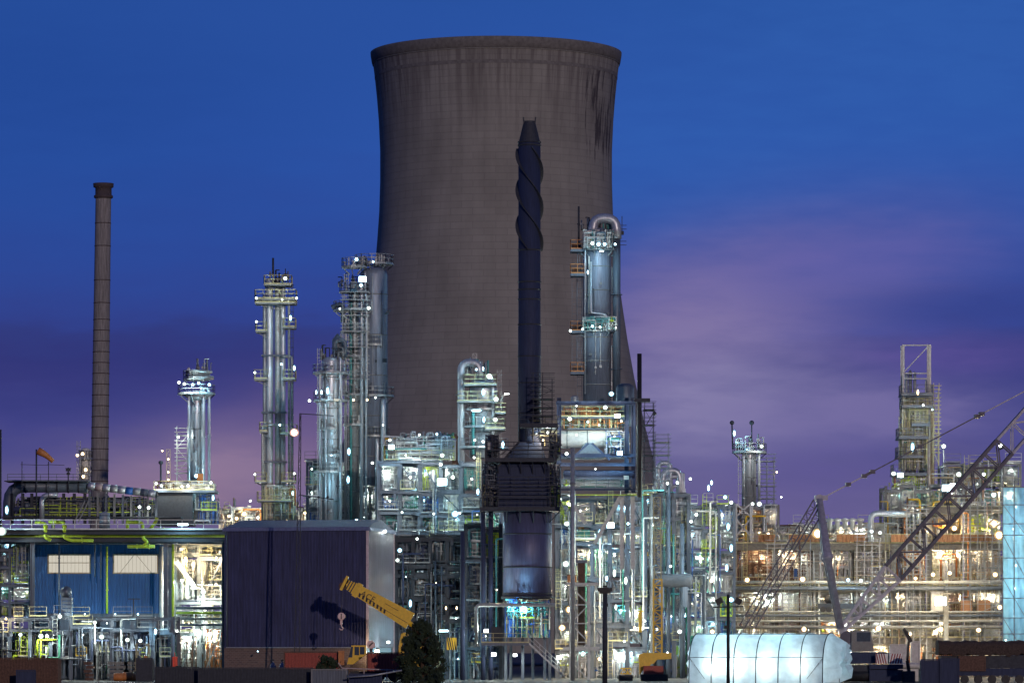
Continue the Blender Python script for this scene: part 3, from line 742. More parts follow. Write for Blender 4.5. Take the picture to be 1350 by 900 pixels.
# ------------------------------------------------------------------ process columns
def headgear(t, px, py, Y, w, n=10, pal=('galv', 'pale', 'grey')):
    """nozzles, valves and davits on top of a column"""
    for i in range(n):
        x = X(px+R(-w/2, w/2), Y); y = Y+R(-.8, .8); z = Z(py, Y); m = MB(); h = R(.5, 2)
        m.tube((x, y, z), (x, y, z+h), R(.05, .16), 8)
        if random.random() < .5: m.tube((x, y, z+h), (x+R(-.8, .8), y, z+h), .07, 8)
        if random.random() < .4: m.cbox((x, y, z+h*.6), .4, .3, .3)
        m.build('fitting', random.choice(pal), t)
Y1 = 560
t = column('process_column', 'slender steel column with a wide two-tier crown platform, left of the pair', 259, 17, 515, 690, Y1, 'silver',
       [(519, 25), (500, 18), (652, 22)], [(269, 520, 690, 5), (276, 516, 690, 4), (250, 522, 690, 3.5)], lad=False, bands=2)
m = MB(); m.lathe((X(263, Y1), Y1, Z(501, Y1)), [(S(10, Y1), 0), (S(19, Y1), .1), (S(19, Y1), .5), (S(14, Y1), .55), (S(14, Y1), S(9, Y1)), (S(17, Y1), S(9.5, Y1)), (S(17, Y1), S(12, Y1))], 20)
m.build('crown_tray', 'galv', t); headgear(t, 263, 492, Y1, 30, 12)
m = MB(); m.lathe((X(261, Y1), Y1, Z(528, Y1)), [(S(9, Y1), 0), (S(22, Y1), S(8, Y1))], 20); m.build('crown_cone', 'galv', t)
for a, b, c in ((236, 504, 'w'), (243, 506, 'w'), (254, 507, 'c'), (262, 505, 'c'), (276, 507, 'c')): lamp(a, b, Y1-3, c, 260, 2.6, 'the crown of the slender left column')
for a, b, c in ((259, 627, 'c'), (270, 651, 'c'), (252, 640, 'w'), (267, 671, 'c')): lamp(a, b, Y1-3, c, 420, 3.6, 'the foot of the slender left column')
scaffold('ladder_tower', 'narrow white ladder tower beside the slender column', 233, 247, 574, 640, Y1, 1.2, 'pale', 1.3, 1.6, 'galv')
lamp(235, 576, Y1-1, 'w', 160, 2.4, 'the narrow ladder tower')
t = thing('vent_pole', 'thin dark vent pole between chimney and slender column', 'vent', P(212, 690, Y1)); MB().tube(P(212, 690, Y1), P(212, 608, Y1), .12).lathe(P(212, 612, Y1), [(.12, 0), (.3, .1), (.3, .4), (.1, .5)], 10).build('pole', 'dark', t)
t = thing('lamp_mast', 'pale thin mast with three small lamps behind the dark cabin', 'mast', P(222, 690, 590)); MB().lattice(P(222, 690, 590), P(222, 592, 590), .5, .5, 14, .07, .04).build('lattice', 'pale', t)
for a, b in ((214, 594), (222, 605), (222, 622), (222, 632)): lamp(a, b, 588, 'y', 30, 1.7, 'the thin mast behind the dark cabin')

def twin():
    Y = 575; t = thing('twin_column', 'tall bundled column of parallel steel tubes with side balconies', 'process column', P(362, 690, Y))
    for cx, w, top, m_ in ((355, 11, 366, 'silver'), (366, 8, 372, 'galv'), (373, 7, 374, 'silver'), (349, 5, 388, 'galv')):
        r = S(w, Y)/2; mb = MB(); z0, z1 = 0, Z(top, Y); mb.lathe((X(cx, Y), Y, z0), [(r, 0), (r, z1-r), (r*.7, z1-r*.3), (0.02, z1)], 20); mb.build('shell', m_, t)
    for py in (400, 470, 545, 610, 660): MB().box(X(345, Y), X(378, Y), Y-.8, Y+.8, Z(py, Y), Z(py, Y)+.25).build('band', 'slate', t)
    MB().tube(P(360, 366, Y), P(360, 340, Y), .14).build('vent_pipe', 'dark', t)
    for px, a in ((381, 395), (385, 470), (346, 560)):
        flanged(MB(), [P(372, a, Y-1), P(px, a, Y-1), P(px, 690, Y-1)], .16).build('pipe', 'galv', t)
    for py, a, b in ((376, 349, 385), (395, 337, 391), (400, 337, 391), (437, 338, 352), (432, 374, 390), (500, 336, 354), (500, 374, 390), (569, 343, 354), (572, 370, 392), (635, 337, 352), (635, 372, 390), (660, 340, 385)):
        p = MB().box(X(a, Y), X(b, Y), Y-2, Y+1.4, Z(py, Y)-.2, Z(py, Y)).bar(P(a+1, py+1, Y-1), P((a+b)/2+(8 if a < 350 else -8), py+9, Y-1), .12).build('balcony', 'grey', t)
        MB().rail([(X(a, Y), Y+1, Z(py, Y)), (X(a, Y), Y-1.95, Z(py, Y)), (X(b, Y), Y-1.95, Z(py, Y)), (X(b, Y), Y+1, Z(py, Y))], 1.2, .07, 1.2).build('railing', 'straw', p)
    MB().ladder(X(384, Y), Y-.6, Z(690, Y), Z(375, Y), .6, True).build('ladder', 'dark', t)
    headgear(t, 366, 374, Y, 28, 14, ('dark', 'grey', 'galv'))
    fill(t, X(345, Y), X(390, Y), Y-1.6, Y-.9, Z(685, Y), Z(640, Y), 12, PAL_WARM, .15, 20, 4, 1)
twin()
h_ = 'the tall bundled column'
for a, b, c, k, pw, sz in ((376, 367, 'w', 'bulb', 260, 3.2), (338, 393, 'w', 'bulb', 110, 2.2), (391, 393, 'w', 'bulb', 110, 2), (372, 395, 'w', 'bulb', 110, 1.6), (338, 424, 'w', 'bulb', 110, 2), (383, 419, 'c', 'tube', 260, 3),
    (336, 491, 'w', 'bulb', 110, 2), (388, 485, 'c', 'tube', 260, 3), (371, 480, 'c', 'bulb', 140, 2), (388, 570, 'p', 'bulb', 1100, 6.5), (369, 560, 'c', 'bulb', 180, 2), (336, 625, 'w', 'bulb', 110, 2), (388, 624, 'w', 'bulb', 110, 2), (386, 650, 'c', 'tube', 200, 2.4)):
    lamp(a, b, 571, c, pw*.7, sz, h_, k)

Y = 555
big = column('process_column', 'wide blue-grey column just left of the cooling tower with a railed top', 493, 36, 352, 640, Y, 'column_blue', [(348, 26), (404, 10, 120, 200), (455, 22, 180, 300), (522, 27), (575, 22, 190, 350)], [(506, 528, 690, 7), (498, 580, 690, 5), (482, 360, 520, 3)], lad=False, bands=5)
headgear(big, 492, 352, Y, 36, 14)
MB().lathe(P(476, 350, Y-.5), [(.1, 0), (S(9, Y), .5), (S(9, Y), S(9, Y)), (.1, S(12, Y))], 14).build('top_drum', 'silver', big)
mid = column('process_column', 'middle column of the left group with stacked balconies', 467, 14, 372, 690, Y-3, 'galv', [(352, 17), (385, 20), (409, 28, 90, 330), (438, 16), (470, 17, 90, 300), (520, 14), (560, 15)], [(456, 420, 690, 4), (477, 380, 690, 5), (463, 400, 690, 3, 'teal'), (450, 440, 690, 3), (483, 390, 690, 3)], lad=-1, bands=5)
headgear(mid, 460, 378, Y, 30, 16, ('slate', 'dark', 'galv'))
low = column('process_column', 'short bright column with blue-lit face at the left of the group', 436, 23, 470, 690, Y-6, 'silver', [(492, 24), (528, 23), (565, 18, 90, 300), (622, 22, 90, 300), (600, 15)], [(449, 478, 690, 5), (422, 492, 690, 3), (430, 530, 690, 3)], lad=-1, bands=5)
headgear(low, 440, 474, Y-6, 40, 18, ('slate', 'dark', 'grey'))
MB().lathe(P(445, 470, Y-5), [(S(4, Y), 0), (S(7, Y), 1), (S(7, Y), 2.2), (.05, 3)], 14).build('vapour_head', 'slate', low)
flanged(MB(), [P(441, 470, Y-6), P(441, 448, Y-6), P(455, 448, Y-6), P(455, 470, Y-6)], .3, 10).build('overhead_pipe', 'slate', low)
flanged(MB(), [P(452, 425, Y-4), P(452, 400, Y-4), P(437, 405, Y-4)], .3, 10).build('overhead_pipe', 'slate', mid)
for a, b, c, k, pw, sz in ((470, 342, 'c', 'bulb', 180, 3.2), (492, 345, 'c', 'bulb', 120, 2), (478, 368, 'c', 'flood', 420, 5), (476, 376, 'c', 'bulb', 240, 3), (486, 406, 'w', 'bulb', 150, 3), (448, 407, 'w', 'bulb', 70, 1.5), (432, 515, 'c', 'tube', 420, 4), (417, 517, 'c', 'tube', 200, 2.4), (424, 517, 'c', 'tube', 200, 2.4), (408, 528, 'w', 'bulb', 130, 2.6),
    (466, 527, 'y', 'bulb', 110, 2), (484, 527, 'y', 'bulb', 110, 2), (495, 524, 'w', 'bulb', 90, 1.8), (460, 595, 'c', 'tube', 420, 4), (459, 632, 'c', 'tube', 420, 4), (470, 686, 'c', 'bulb', 300, 3.4), (491, 610, 'w', 'bulb', 140, 2.4), (437, 600, 'c', 'bulb', 160, 1.4), (411, 618, 'w', 'bulb', 60, 1.5), (505, 560, 'w', 'bulb', 60, 1.4)):
    lamp(a, b, Y-10, c, pw*.7, sz, 'the column group beside the cooling tower', k)
lamp(428, 690, Y-10, 'c', 500, 2.5, 'the foot of the short blue-lit column')
scaffold('scaffold_tower', 'thin pipe scaffold climbing the middle column of the left group', 452, 484, 395, 520, Y-5, 1.5, 'galv', 2, 2.2, 'grey')

# reactor with an inverted-U overhead pipe
Y = 545
rc = column('reactor_column', 'brightly lit reactor column capped by a hooped overhead pipe', 637, 36, 498, 600, Y, 'silver', [(540, 27, 200, 400), (563, 30, 180, 380), (590, 34)], [(650, 505, 600, 4), (624, 545, 600, 4, 'teal')], lad=1, bands=5, pm='galv', base=Z(604, Y))
flanged(MB(), [P(608, 690, Y-1), P(608, 478, Y-1), P(632, 478, Y-1), P(632, 500, Y-1)], S(5, Y), 14).build('overhead_pipe', 'silver', rc)
MB().sweep([P(608, 500, Y-1), P(608, 478, Y-1), P(632, 478, Y-1), P(632, 500, Y-1)], S(5.2, Y), 14, bend=S(14, Y)).build('hoop', 'silver', rc)
headgear(rc, 628, 494, Y, 40, 22, ('galv', 'teal', 'pale', 'slate'))
MB().lattice(P(626, 484, Y), P(626, 466, Y), .5, .5, 3, .08, .05).build('aerial_frame', 'galv', rc)
for py, a, b in ((508, 612, 655), (530, 603, 657), (566, 640, 666), (545, 653, 667)):
    p = MB().box(X(a, Y), X(b, Y), Y-3.2, Y+1, Z(py, Y)-.2, Z(py, Y)).build('balcony', 'grey', rc)
    MB().rail([(X(a, Y), Y+1, Z(py, Y)), (X(a, Y), Y-3.1, Z(py, Y)), (X(b, Y), Y-3.1, Z(py, Y)), (X(b, Y), Y+1, Z(py, Y))], 1.2, .07, 1.2).build('railing', 'straw', p)
MB().sweep([P(660, 545, Y-2), P(661, 524, Y-2), P(667, 519, Y-2)], .12).build('lamp_arm', 'pale', rc)
for a, b, c, k, pw, sz in ((637, 486, 'c', 'tube', 160, 2.4), (645, 496, 'w', 'bulb', 300, 4.5), (637, 517, 'c', 'tube', 480, 4), (628, 487, 'c', 'bulb', 200, 2), (668, 519, 'w', 'bar', 60, 1.6), (654, 526, 'w', 'bulb', 240, 4), (638, 553, 'c', 'tube', 300, 3.4), (653, 553, 'w', 'bulb', 240, 3.6), (628, 541, 'c', 'bar', 340, 3), (637, 582, 'w', 'bulb', 220, 2.4), (626, 580, 'w', 'bulb', 180, 2), (663, 586, 'c', 'tube', 360, 4), (648, 498, 'c', 'bulb', 100, 1.6)):
    lamp(a, b, Y-5, c, pw*.75, sz, 'the reactor with the hooped pipe', k)

# big column right of the dark stack
Y = 580
c7 = column('process_column', 'tall blue-grey column in front of the cooling tower with an arched pipe on top', 787, 37, 300, 530, Y, 'column_blue', [(330, 27, 170, 380), (437, 27), (497, 10)], [(776, 340, 415, 2, 'pale'), (771, 330, 520, 2)], lad=False, bands=7)
MB().sweep([P(781, 312, Y-1), P(783, 288, Y-1), P(812, 288, Y-1), P(813, 315, Y-1)], S(6.5, Y), 18, bend=S(14, Y)).build('arched_pipe', 'silver', c7)
flanged(MB(), [P(813, 312, Y-1), P(813, 530, Y-1)], S(5, Y), 14).build('downcomer_pipe', 'slate', c7)
headgear(c7, 786, 303, Y, 40, 18, ('slate', 'dark', 'galv', 'teal'))
fill(c7, X(768, Y), X(808, Y), Y-3.6, Y-2.2, Z(330, Y), Z(306, Y), 22, ['galv', 'teal', 'pale', 'slate', 'dark'], .14, 40, 6, 2)
fill(c7, X(768, Y), X(812, Y), Y-3.6, Y-2.2, Z(437, Y), Z(420, Y), 14, ['galv', 'teal', 'pale', 'slate', 'dark'], .14, 30, 4, 1)
MB().tube(P(763, 330, Y), P(763, 272, Y), .13).build('vent_pipe', 'dark', c7)
MB().sweep([P(779, 345, Y-3), P(779, 412, Y-3), P(800, 415, Y-3), P(800, 437, Y-3)], .13, 8).build('small_pipe', 'silver', c7)
for py in (330, 362, 437, 491):
    a, b = 752, 770; p = MB().box(X(a, Y), X(b, Y), Y-2.2, Y+1, Z(py, Y)-.35, Z(py, Y)).build('balcony', 'slate', c7)
    MB().rail([(X(a, Y), Y+.8, Z(py, Y)), (X(a, Y), Y-2.1, Z(py, Y)), (X(b, Y), Y-2.1, Z(py, Y))], 1.25, .07, .8).build('railing', 'orange', p)
    MB().box(X(a+2, Y), X(b-4, Y), Y+.1, Y+.2, Z(py, Y), Z(py-9, Y)).build('screen', 'rust', p)
MB().ladder(X(764, Y), Y-.5, Z(530, Y), Z(325, Y), .6, True).build('ladder', 'slate', c7)
MB().ladder(X(757, Y), Y-.5, Z(491, Y), Z(362, Y), .6, False).build('ladder', 'slate', c7)
m = MB(); m.bar(P(820, 285, Y), P(820, 310, Y), .1)
for q in (297, 302, 318, 323): m.bar(P(812, q, Y), P(826, q, Y), .08)
m.cbox(P(820, 307, Y), .5, .4, .5); m.build('aerial', 'dark', c7)
for a, b, c, k, pw, sz in ((789, 322, 'c', 'bulb', 340, 3.6), (781, 321, 'w', 'bulb', 260, 3), (797, 322, 'c', 'bulb', 260, 3), (811, 322, 'c', 'bulb', 160, 2.2), (793, 331, 'c', 'bar', 220, 1.4), (775, 359, 'c', 'tube', 120, 2.4), (752, 436, 'w', 'bulb', 90, 2.4), (781, 430, 'c', 'bulb', 200, 2.4), (791, 431, 'w', 'bulb', 160, 2), (768, 434, 'c', 'bulb', 150, 2), (812, 432, 'w', 'bulb', 50, 1.2), (806, 519, 'c', 'bulb', 420, 4)):
    lamp(a, b, Y-6, c, pw, sz, 'the tall column with the arched pipe', k)
# black pole stack
t = thing('pole_stack', 'tall thin black vent stack at the corner of the hopper frame', 'vent stack', P(843, 655, 500)); MB().lathe(P(843, 655, 500), [(S(3.6, 500), 0), (S(3.6, 500), S(95, 500)), (S(3, 500), S(96, 500)), (S(3, 500), S(189, 500))], 14).build('pipe', 'black', t)
MB().box(X(836, 500), X(857, 500), 499.6, 500.4, Z(530, 500), Z(525, 500)).build('outrigger', 'dark', t)
# drum column far right of centre
Y = 560
c8 = column('process_column', 'short bright column with a flat round platform, right of centre', 988, 19, 588, 672, Y, 'silver', [(596, 23)], [(1000, 600, 672, 4), (980, 598, 672, 3)], lad=-1, bands=3, rm='galv')
headgear(c8, 988, 592, Y, 38, 16, ('grey', 'galv', 'pale'))
m = MB(); m.tube(P(991, 590, Y), P(991, 560, Y), .08); m.ball(P(991, 557, Y), .32); m.build('lightning_aerial', 'dark', c8)
m = MB(); m.tube(P(966, 592, Y), P(965, 560, Y), .1); m.ball(P(965, 557, Y), .3); m.build('lamp_pole', 'dark', c8)
lamp(968, 571, Y-2, 'c', 420, 3.4, 'the short column right of centre', 'tube'); lamp(1004, 588, Y-3, 'w', 260, 3, 'the short column right of centre'); lamp(992, 664, Y-4, 'w', 420, 3, 'the short column right of centre')
scaffold('access_scaffold', 'dark grey scaffold stair beside the short bright column', 1002, 1021, 608, 690, Y, 2, 'slate', 1.2, 1.5, 'grey')
lamp(1024, 622, Y-1, 'y', 40, 1.6, 'the scaffold stair by the short column')

# right-hand tower with the portal frame
def portal():
    Y = 560; t = thing('portal_tower', 'bundled grey column under a tall open goalpost frame, far side of the lattice crane', 'process tower', P(1210, 700, Y))
    for px in (1191, 1226):
        for dy in (0, 2.6): MB().bar((X(px, Y), Y+dy, Z(690, Y)), (X(px, Y), Y+dy, Z(454, Y)), S(2.8, Y)).build('post', 'pale', t)
    for py in (455, 492, 499):
        MB().bar(P(1190, py, Y), P(1227, py, Y), S(1.6, Y)).build('crossbar', 'pale', t)
    MB().bar(P(1192, 490, Y), P(1224, 456, Y), .12).build('brace', 'pale', t)
    for px, top, w, m_ in ((1195, 493, 4, 'galv'), (1200, 490, 5, 'grey'), (1206, 492, 4, 'galv'), (1213, 520, 7, 'column_blue'), (1221, 502, 3, 'pale'), (1203, 530, 8, 'galv'), (1218, 545, 6, 'column_blue')):
        MB().lathe(P(px, 690, Y+1), [(S(w, Y)/2, 0), (S(w, Y)/2, Z(top, Y)-Z(690, Y)), (.05, Z(top, Y)-Z(690, Y)+.3)], 14).build('tube', m_, t)
    for py, a, b in ((520, 1187, 1228), (536, 1188, 1228), (577, 1183, 1222), (602, 1182, 1216), (625, 1176, 1220), (560, 1200, 1224)):
        p = MB().box(X(a, Y), X(b, Y), Y-2, Y+3, Z(py, Y)-.25, Z(py, Y)).build('platform', 'slate', t)
        MB().rail([(X(a, Y), Y+2, Z(py, Y)), (X(a, Y), Y-1.95, Z(py, Y)), (X(b, Y), Y-1.95, Z(py, Y)), (X(b, Y), Y+2, Z(py, Y))], 1.2, .07, 1).build('railing', 'slate', p)
    MB().ladder(X(1233, Y), Y, Z(690, Y), Z(517, Y), .9, True, .12).build('ladder', 'straw', t)
    MB().lathe(P(1229, 640, Y), [(S(3, Y), 0), (S(3, Y), S(105, Y))], 12).build('pipe', 'tan', t)
    fill(t, X(1186, Y), X(1222, Y), Y-1.5, Y+1, Z(620, Y), Z(525, Y), 26, ['slate', 'grey', 'galv', 'pale', 'straw'], .12, 60, 6, 0)
    fill(t, X(1176, Y), X(1222, Y), Y-1.5, Y+1, Z(690, Y), Z(626, Y), 24, PAL_WARM, .2, 60, 6, 2)
portal()
for a, b, c, k, pw, sz in ((1210, 517, 'y', 'tube', 300, 3), (1217, 534, 'w', 'bulb', 130, 2), (1229, 540, 'c', 'bulb', 160, 1.4), (1203, 589, 'c', 'tube', 480, 4.6), (1178, 624, 'w', 'bulb', 340, 3.6), (1187, 626, 'c', 'flood', 260, 4), (1223, 649, 'w', 'bulb', 160, 2.6), (1196, 650, 'y', 'bulb', 260, 2.4), (1184, 668, 'y', 'bulb', 260, 2.4)):
    lamp(a, b, 554, c, pw*1.6, sz, 'the tower with the goalpost frame', k)
scaffold('ladder_scaffold', 'yellow-lit caged scaffold down the side of the goalpost tower', 1231, 1238, 518, 612, 559, 1, 'straw', 1, 1.6, None)
# warm little tower left of the chimney foot
t = column('small_column', 'short warm-lit column beside the foot of the chimney', 113, 12, 590, 650, 640, 'pale', [(604, 9), (625, 8)], [(106, 600, 650, 3)], lad=-1, bands=2, cat='process column')
for a, b, s in ((102, 600, 2.6), (109, 598, 3), (113, 619, 3), (110, 628, 3)): lamp(a, b, 634, 'y', 160, s, 'the short column by the chimney foot')
# small stacks in the centre
t = thing('vent_stack', 'short dark brown vent stack beside the hooped pipe', 'vent stack', P(600, 640, 530)); MB().lathe(P(600, 640, 530), [(S(5, 530), 0), (S(5, 530), S(28, 530)), (S(3.4, 530), S(34, 530)), (S(3.4, 530), S(62, 530)), (S(4.2, 530), S(64, 530)), (S(2.5, 530), S(68, 530))], 14).build('pipe', 'rust', t)
t = thing('standpipe', 'pale grey freestanding standpipe in front of the hopper frame', 'standpipe', (X(755, 480), 480, 0)); MB().lathe((X(755, 480), 480, 0), [(S(2.8, 480), 0), (S(2.8, 480), Z(590, 480))], 14).build('pipe', 'galv', t)
MB().lathe((X(755, 480), 480, Z(640, 480)), [(S(2.8, 480), 0), (S(3.8, 480), .1), (S(3.8, 480), .3), (S(2.8, 480), .4)], 14).build('flange', 'grey', t)
# ------------------------------------------------------------------ steelwork of the plant
YM = 525
steelwork('process_structure', 'green-lit multi-level steelwork between purple shed and furnace', 'process unit', 500, 662, [607, 645, 672, 699, 745, 800, 895], YM, 9, 6, 'the steelwork left of the furnace', 'slate', 'straw', 'slate', PAL_COOL+['green', 'teal'], 4, 44, 'cwww', 420, 2.4, 1, .5, .5, .35, toprail=True)
steelwork('process_structure', 'equipment deck below the tall column group', 'process unit', 405, 515, [608, 640, 668, 700], 570, 8, 4, 'the deck under the column group', 'slate', 'straw', 'slate', PAL_COOL, 5, 36, 'cw', 300, 2, 1, .35, .3, .3, base=Z(700, 570))
# top deck equipment left centre
Y = 527
t = thing('heat_exchanger', 'long pinkish horizontal exchanger on the top deck left of the furnace', 'heat exchanger', P(565, 590, Y)); drum(MB(), X(534, Y), X(598, Y), Y+2, Z(582, Y), S(4.5, Y)).build('shell', 'mauve', t)
for px in (543, 560, 578, 592): MB().box(X(px-1.5, Y), X(px+1.5, Y), Y+1.6, Y+2.4, Z(606, Y), Z(586, Y)).build('support', 'mauve', t)
MB().box(X(532, Y), X(600, Y), Y+1.2, Y+2.8, Z(595, Y), Z(589, Y)).build('cradle', 'mauve', t)
t = thing('pipe_gantry', 'row of small upright fittings above the pinkish exchanger', 'pipework', P(565, 578, Y))
for i in range(26):
    px = R(512, 598); flanged(MB(), pipe_path(X(px-4, Y), X(px+4, Y), Y, Y+4, Z(578, Y), Z(R(565, 572), Y)), R(.05, .16)).build('pipe', random.choice(PAL_COOL), t)
fill(t, X(505, Y), X(600, Y), Y-.5, Y+4, Z(606, Y), Z(575, Y), 40, PAL_COOL+['yellow', 'lime'], .2, 90, 8, 4)
MB().rail([P(506, 606, Y-.6), P(600, 606, Y-.6)], 1.2).build('railing', 'straw', t)
h_ = 'the top deck left of the furnace'
for a, b, c, k, pw, sz in ((516, 589, 'c', 'flood', 460, 4), (581, 612, 'w', 'bulb', 260, 3), (514, 580, 'w', 'bulb', 200, 2.4), (583, 600, 'w', 'bulb', 240, 3.4), (553, 573, 'c', 'bulb', 160, 2), (576, 572, 'c', 'bulb', 160, 2), (535, 600, 'w', 'bulb', 160, 1.6), (625, 603, 'w', 'bulb', 200, 2)): lamp(a, b, 523, c, pw, sz, h_, k)
h_ = 'the upper steelwork left of the furnace'
for a, b, c, k, pw, sz in ((583, 635, 'c', 'flood', 900, 6.5), (597, 629, 'w', 'bulb', 200, 3), (630, 648, 'c', 'tube', 460, 3.6), (541, 629, 'w', 'bulb', 180, 2.6), (600, 677, 'c', 'bulb', 900, 5.5), (606, 676, 'w', 'bulb', 160, 2), (622, 631, 'w', 'bulb', 140, 2), (530, 675, 'w', 'bulb', 180, 2), (572, 677, 'w', 'bulb', 140, 1.8), (629, 678, 'w', 'bulb', 180, 1.4), (514, 660, 'w', 'bulb', 150, 1.8)): lamp(a, b, 521, c, pw, sz, h_, k)

# dark steelwork in front, between shed and furnace
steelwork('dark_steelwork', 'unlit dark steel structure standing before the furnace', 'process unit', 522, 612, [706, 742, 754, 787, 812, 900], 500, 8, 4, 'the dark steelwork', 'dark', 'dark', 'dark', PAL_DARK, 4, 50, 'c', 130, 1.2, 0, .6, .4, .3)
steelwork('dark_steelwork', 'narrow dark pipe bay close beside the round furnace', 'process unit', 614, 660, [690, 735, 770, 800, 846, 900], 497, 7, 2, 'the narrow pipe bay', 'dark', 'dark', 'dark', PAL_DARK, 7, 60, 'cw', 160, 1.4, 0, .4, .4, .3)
for px, top in ((637, 672), (647, 672), (610, 700)):
    t = thing('process_pipe', {637: 'outer dark blue pipe rising beside the round furnace', 647: 'inner dark blue pipe rising against the round furnace', 610: 'broad navy pipe before the dark steelwork'}[px], 'pipe', (X(px, 488), 488, 0))
    flanged(MB(), [(X(px, 488), 488, 0), (X(px, 488), 488, Z(top, 488))], S(3.2, 488), 12).build('run', 'navy', t)
t = thing('process_pipe', 'grey bent pipe running under the round furnace', 'pipe', P(620, 800, 485)); flanged(MB(), [P(628, 848, 485), P(628, 797, 485), P(662, 797, 485), P(732, 797, 485)], S(2.4, 485), 12).build('run', 'galv', t)
h_ = 'the dark steelwork before the furnace'
for a, b, c, k, pw, sz in ((527, 725, 'c', 'bulb', 220, 3.6), (524, 738, 'w', 'bulb', 180, 3), (550, 710, 'w', 'bulb', 180, 2.4), (541, 795, 'c', 'tube', 300, 4), (585, 831, 'c', 'bar', 700, 3.2), (588, 801, 'y', 'tube', 90, 2), (602, 801, 'y', 'tube', 90, 2), (640, 838, 'w', 'bulb', 140, 1.6), (535, 760, 'c', 'bulb', 140, 1), (575, 868, 'c', 'bulb', 300, 1.6), (604, 868, 'c', 'bulb', 300, 1.4), (575, 768, 'y', 'bulb', 120, 1)): lamp(a, b, 493, c, pw, sz, h_, k)
t = thing('hazard_board', 'yellow and black striped board under the strip lamp', 'board', P(595, 853, 488)); MB().box(X(589, 488), X(602, 488), 488, 488.15, Z(856, 488), Z(840, 488)).build('plate', 'yellow', t)
m = MB()
for i in range(5): m.add([(X(589+max(0,(i*3.4-1)), 488), 487.99, Z(840, 488)), (X(590.5+i*2.6, 488), 487.99, Z(840, 488)), (X(min(602, 593.5+i*2.6), 488), 487.99, Z(856, 488)), (X(min(600.5, 592+i*2.6), 488), 487.99, Z(856, 488))], [(0,1,2,3)])
m.build('stripes', 'black', t)

# scaffold cage beside the stack
scaffold('scaffold_cage', 'dark scaffold cage hugging the foot of the spiral stack', 703, 728, 503, 560, 486, 3, 'dark', 1.1, 1.0, 'dark')
scaffold('scaffold_cage', 'pale-lit scaffold bay just under the dark cage', 703, 734, 560, 586, 486.5, 3, 'straw', 1.1, 1.1, 'grey')
lamp(722, 570, 489, 'w', 180, 2, 'the scaffold at the foot of the spiral stack'); lamp(716, 580, 489, 'y', 160, 1.6, 'the scaffold at the foot of the spiral stack')

# hopper frame
def hopper():
    Y = 505; t = thing('hopper_frame', 'dark steel frame carrying a white drum and a tapered hopper', 'hopper', P(790, 650, Y)); D = 7
    for px in (737, 826, 835): MB().ibeam((X(px, Y), Y, Z(650, Y)), (X(px, Y), Y, Z(524, Y)), S(5, Y)).build('post', 'navy', t)
    for py in (531, 600, 612, 644): MB().ibeam(P(733, py, Y-.4), P(838, py, Y-.4), S(4.5, Y)).build('beam', 'navy', t)
    for py, a in ((549, 735), (600, 735)): MB().box(X(a, Y), X(828, Y), Y+.6, Y+D, Z(py, Y)-.15, Z(py, Y)).build('deck', 'slate', t)
    drum(MB(), X(733, Y), X(822, Y), Y+3.2, Z(577, Y), S(12, Y)).build('drum', 'white', t)
    for px in (748, 775, 800): MB().lathe((X(px, Y), Y+3.2, Z(577, Y)), [(S(12.3, Y), -.08), (S(12.5, Y), -.07), (S(12.5, Y), .07), (S(12.3, Y), .08)], 24, 'x').build('drum_band', 'galv', t)
    MB().box(X(748, Y), X(815, Y), Y-.1, Y+.1, Z(566, Y), Z(564, Y)).build('drum_rail', 'dark', t)
    m = MB(); a, b, c, d = X(762, Y), X(792, Y), X(778, Y), X(785, Y)
    m.add([(X(757, Y), Y+.2, Z(604, Y)), (X(797, Y), Y+.2, Z(604, Y)), (X(797, Y), Y+4, Z(604, Y)), (X(757, Y), Y+4, Z(604, Y)), (X(772, Y), Y+1, Z(583, Y)), (X(783, Y), Y+1, Z(583, Y)), (X(783, Y), Y+3, Z(583, Y)), (X(772, Y), Y+3, Z(583, Y))], [(0,1,5,4),(1,2,6,5),(2,3,7,6),(3,0,4,7),(4,5,6,7),(3,2,1,0)]); m.build('hopper_cone', 'slate', t)
    for u, v in ((759, 795), (797, 760)): pass
    MB().bar(P(776, 584, Y-.2), P(752, 606, Y-.2), .22).build('brace', 'navy', t); MB().bar(P(780, 584, Y-.2), P(804, 606, Y-.2), .22).build('brace', 'navy', t)
    drum(MB(), X(742, Y), X(838, Y), Y+.3, Z(625, Y), S(6, Y)).build('lower_drum', 'navy', t)
    vdrum(MB(), X(825, Y), Y+3, Z(560, Y), Z(503, Y), S(12, Y)).build('vessel', 'slate', t)
    vdrum(MB(), X(758, Y), Y+2, Z(549, Y), Z(520, Y), S(5, Y)).build('small_vessel', 'galv', t)
    fill(t, X(740, Y), X(826, Y), Y+.8, Y+6, Z(563, Y), Z(534, Y), 30, PAL_COOL+['orange', 'yellow', 'straw'], .18, 80, 10, 4)
    fill(t, X(798, Y), X(830, Y), Y+.8, Y+5, Z(598, Y), Z(567, Y), 14, PAL_COOL, .15, 40, 5, 1)
    fill(t, X(740, Y), X(830, Y), Y+.8, Y+6, Z(643, Y), Z(629, Y), 14, PAL_COOL, .12, 50, 4, 2)
    MB().rail([P(738, 549, Y+.5), P(826, 549, Y+.5)], 1.2).build('railing', 'straw', t)
    MB().rail([P(738, 644, Y-.5), P(834, 644, Y-.5)], 1.1).build('railing', 'slate', t)
    MB().bar(P(752, 652, Y-.6), P(858, 652, Y-.6), S(2.6, Y), .1, (0,0,1)).build('lime_rail', 'lime', t)
    MB().box(X(822, Y), X(829, Y), Y-.9, Y-.8, Z(632, Y), Z(627, Y)).build('sign_plate', 'pale', t)
hopper()
h_ = 'the hopper frame'
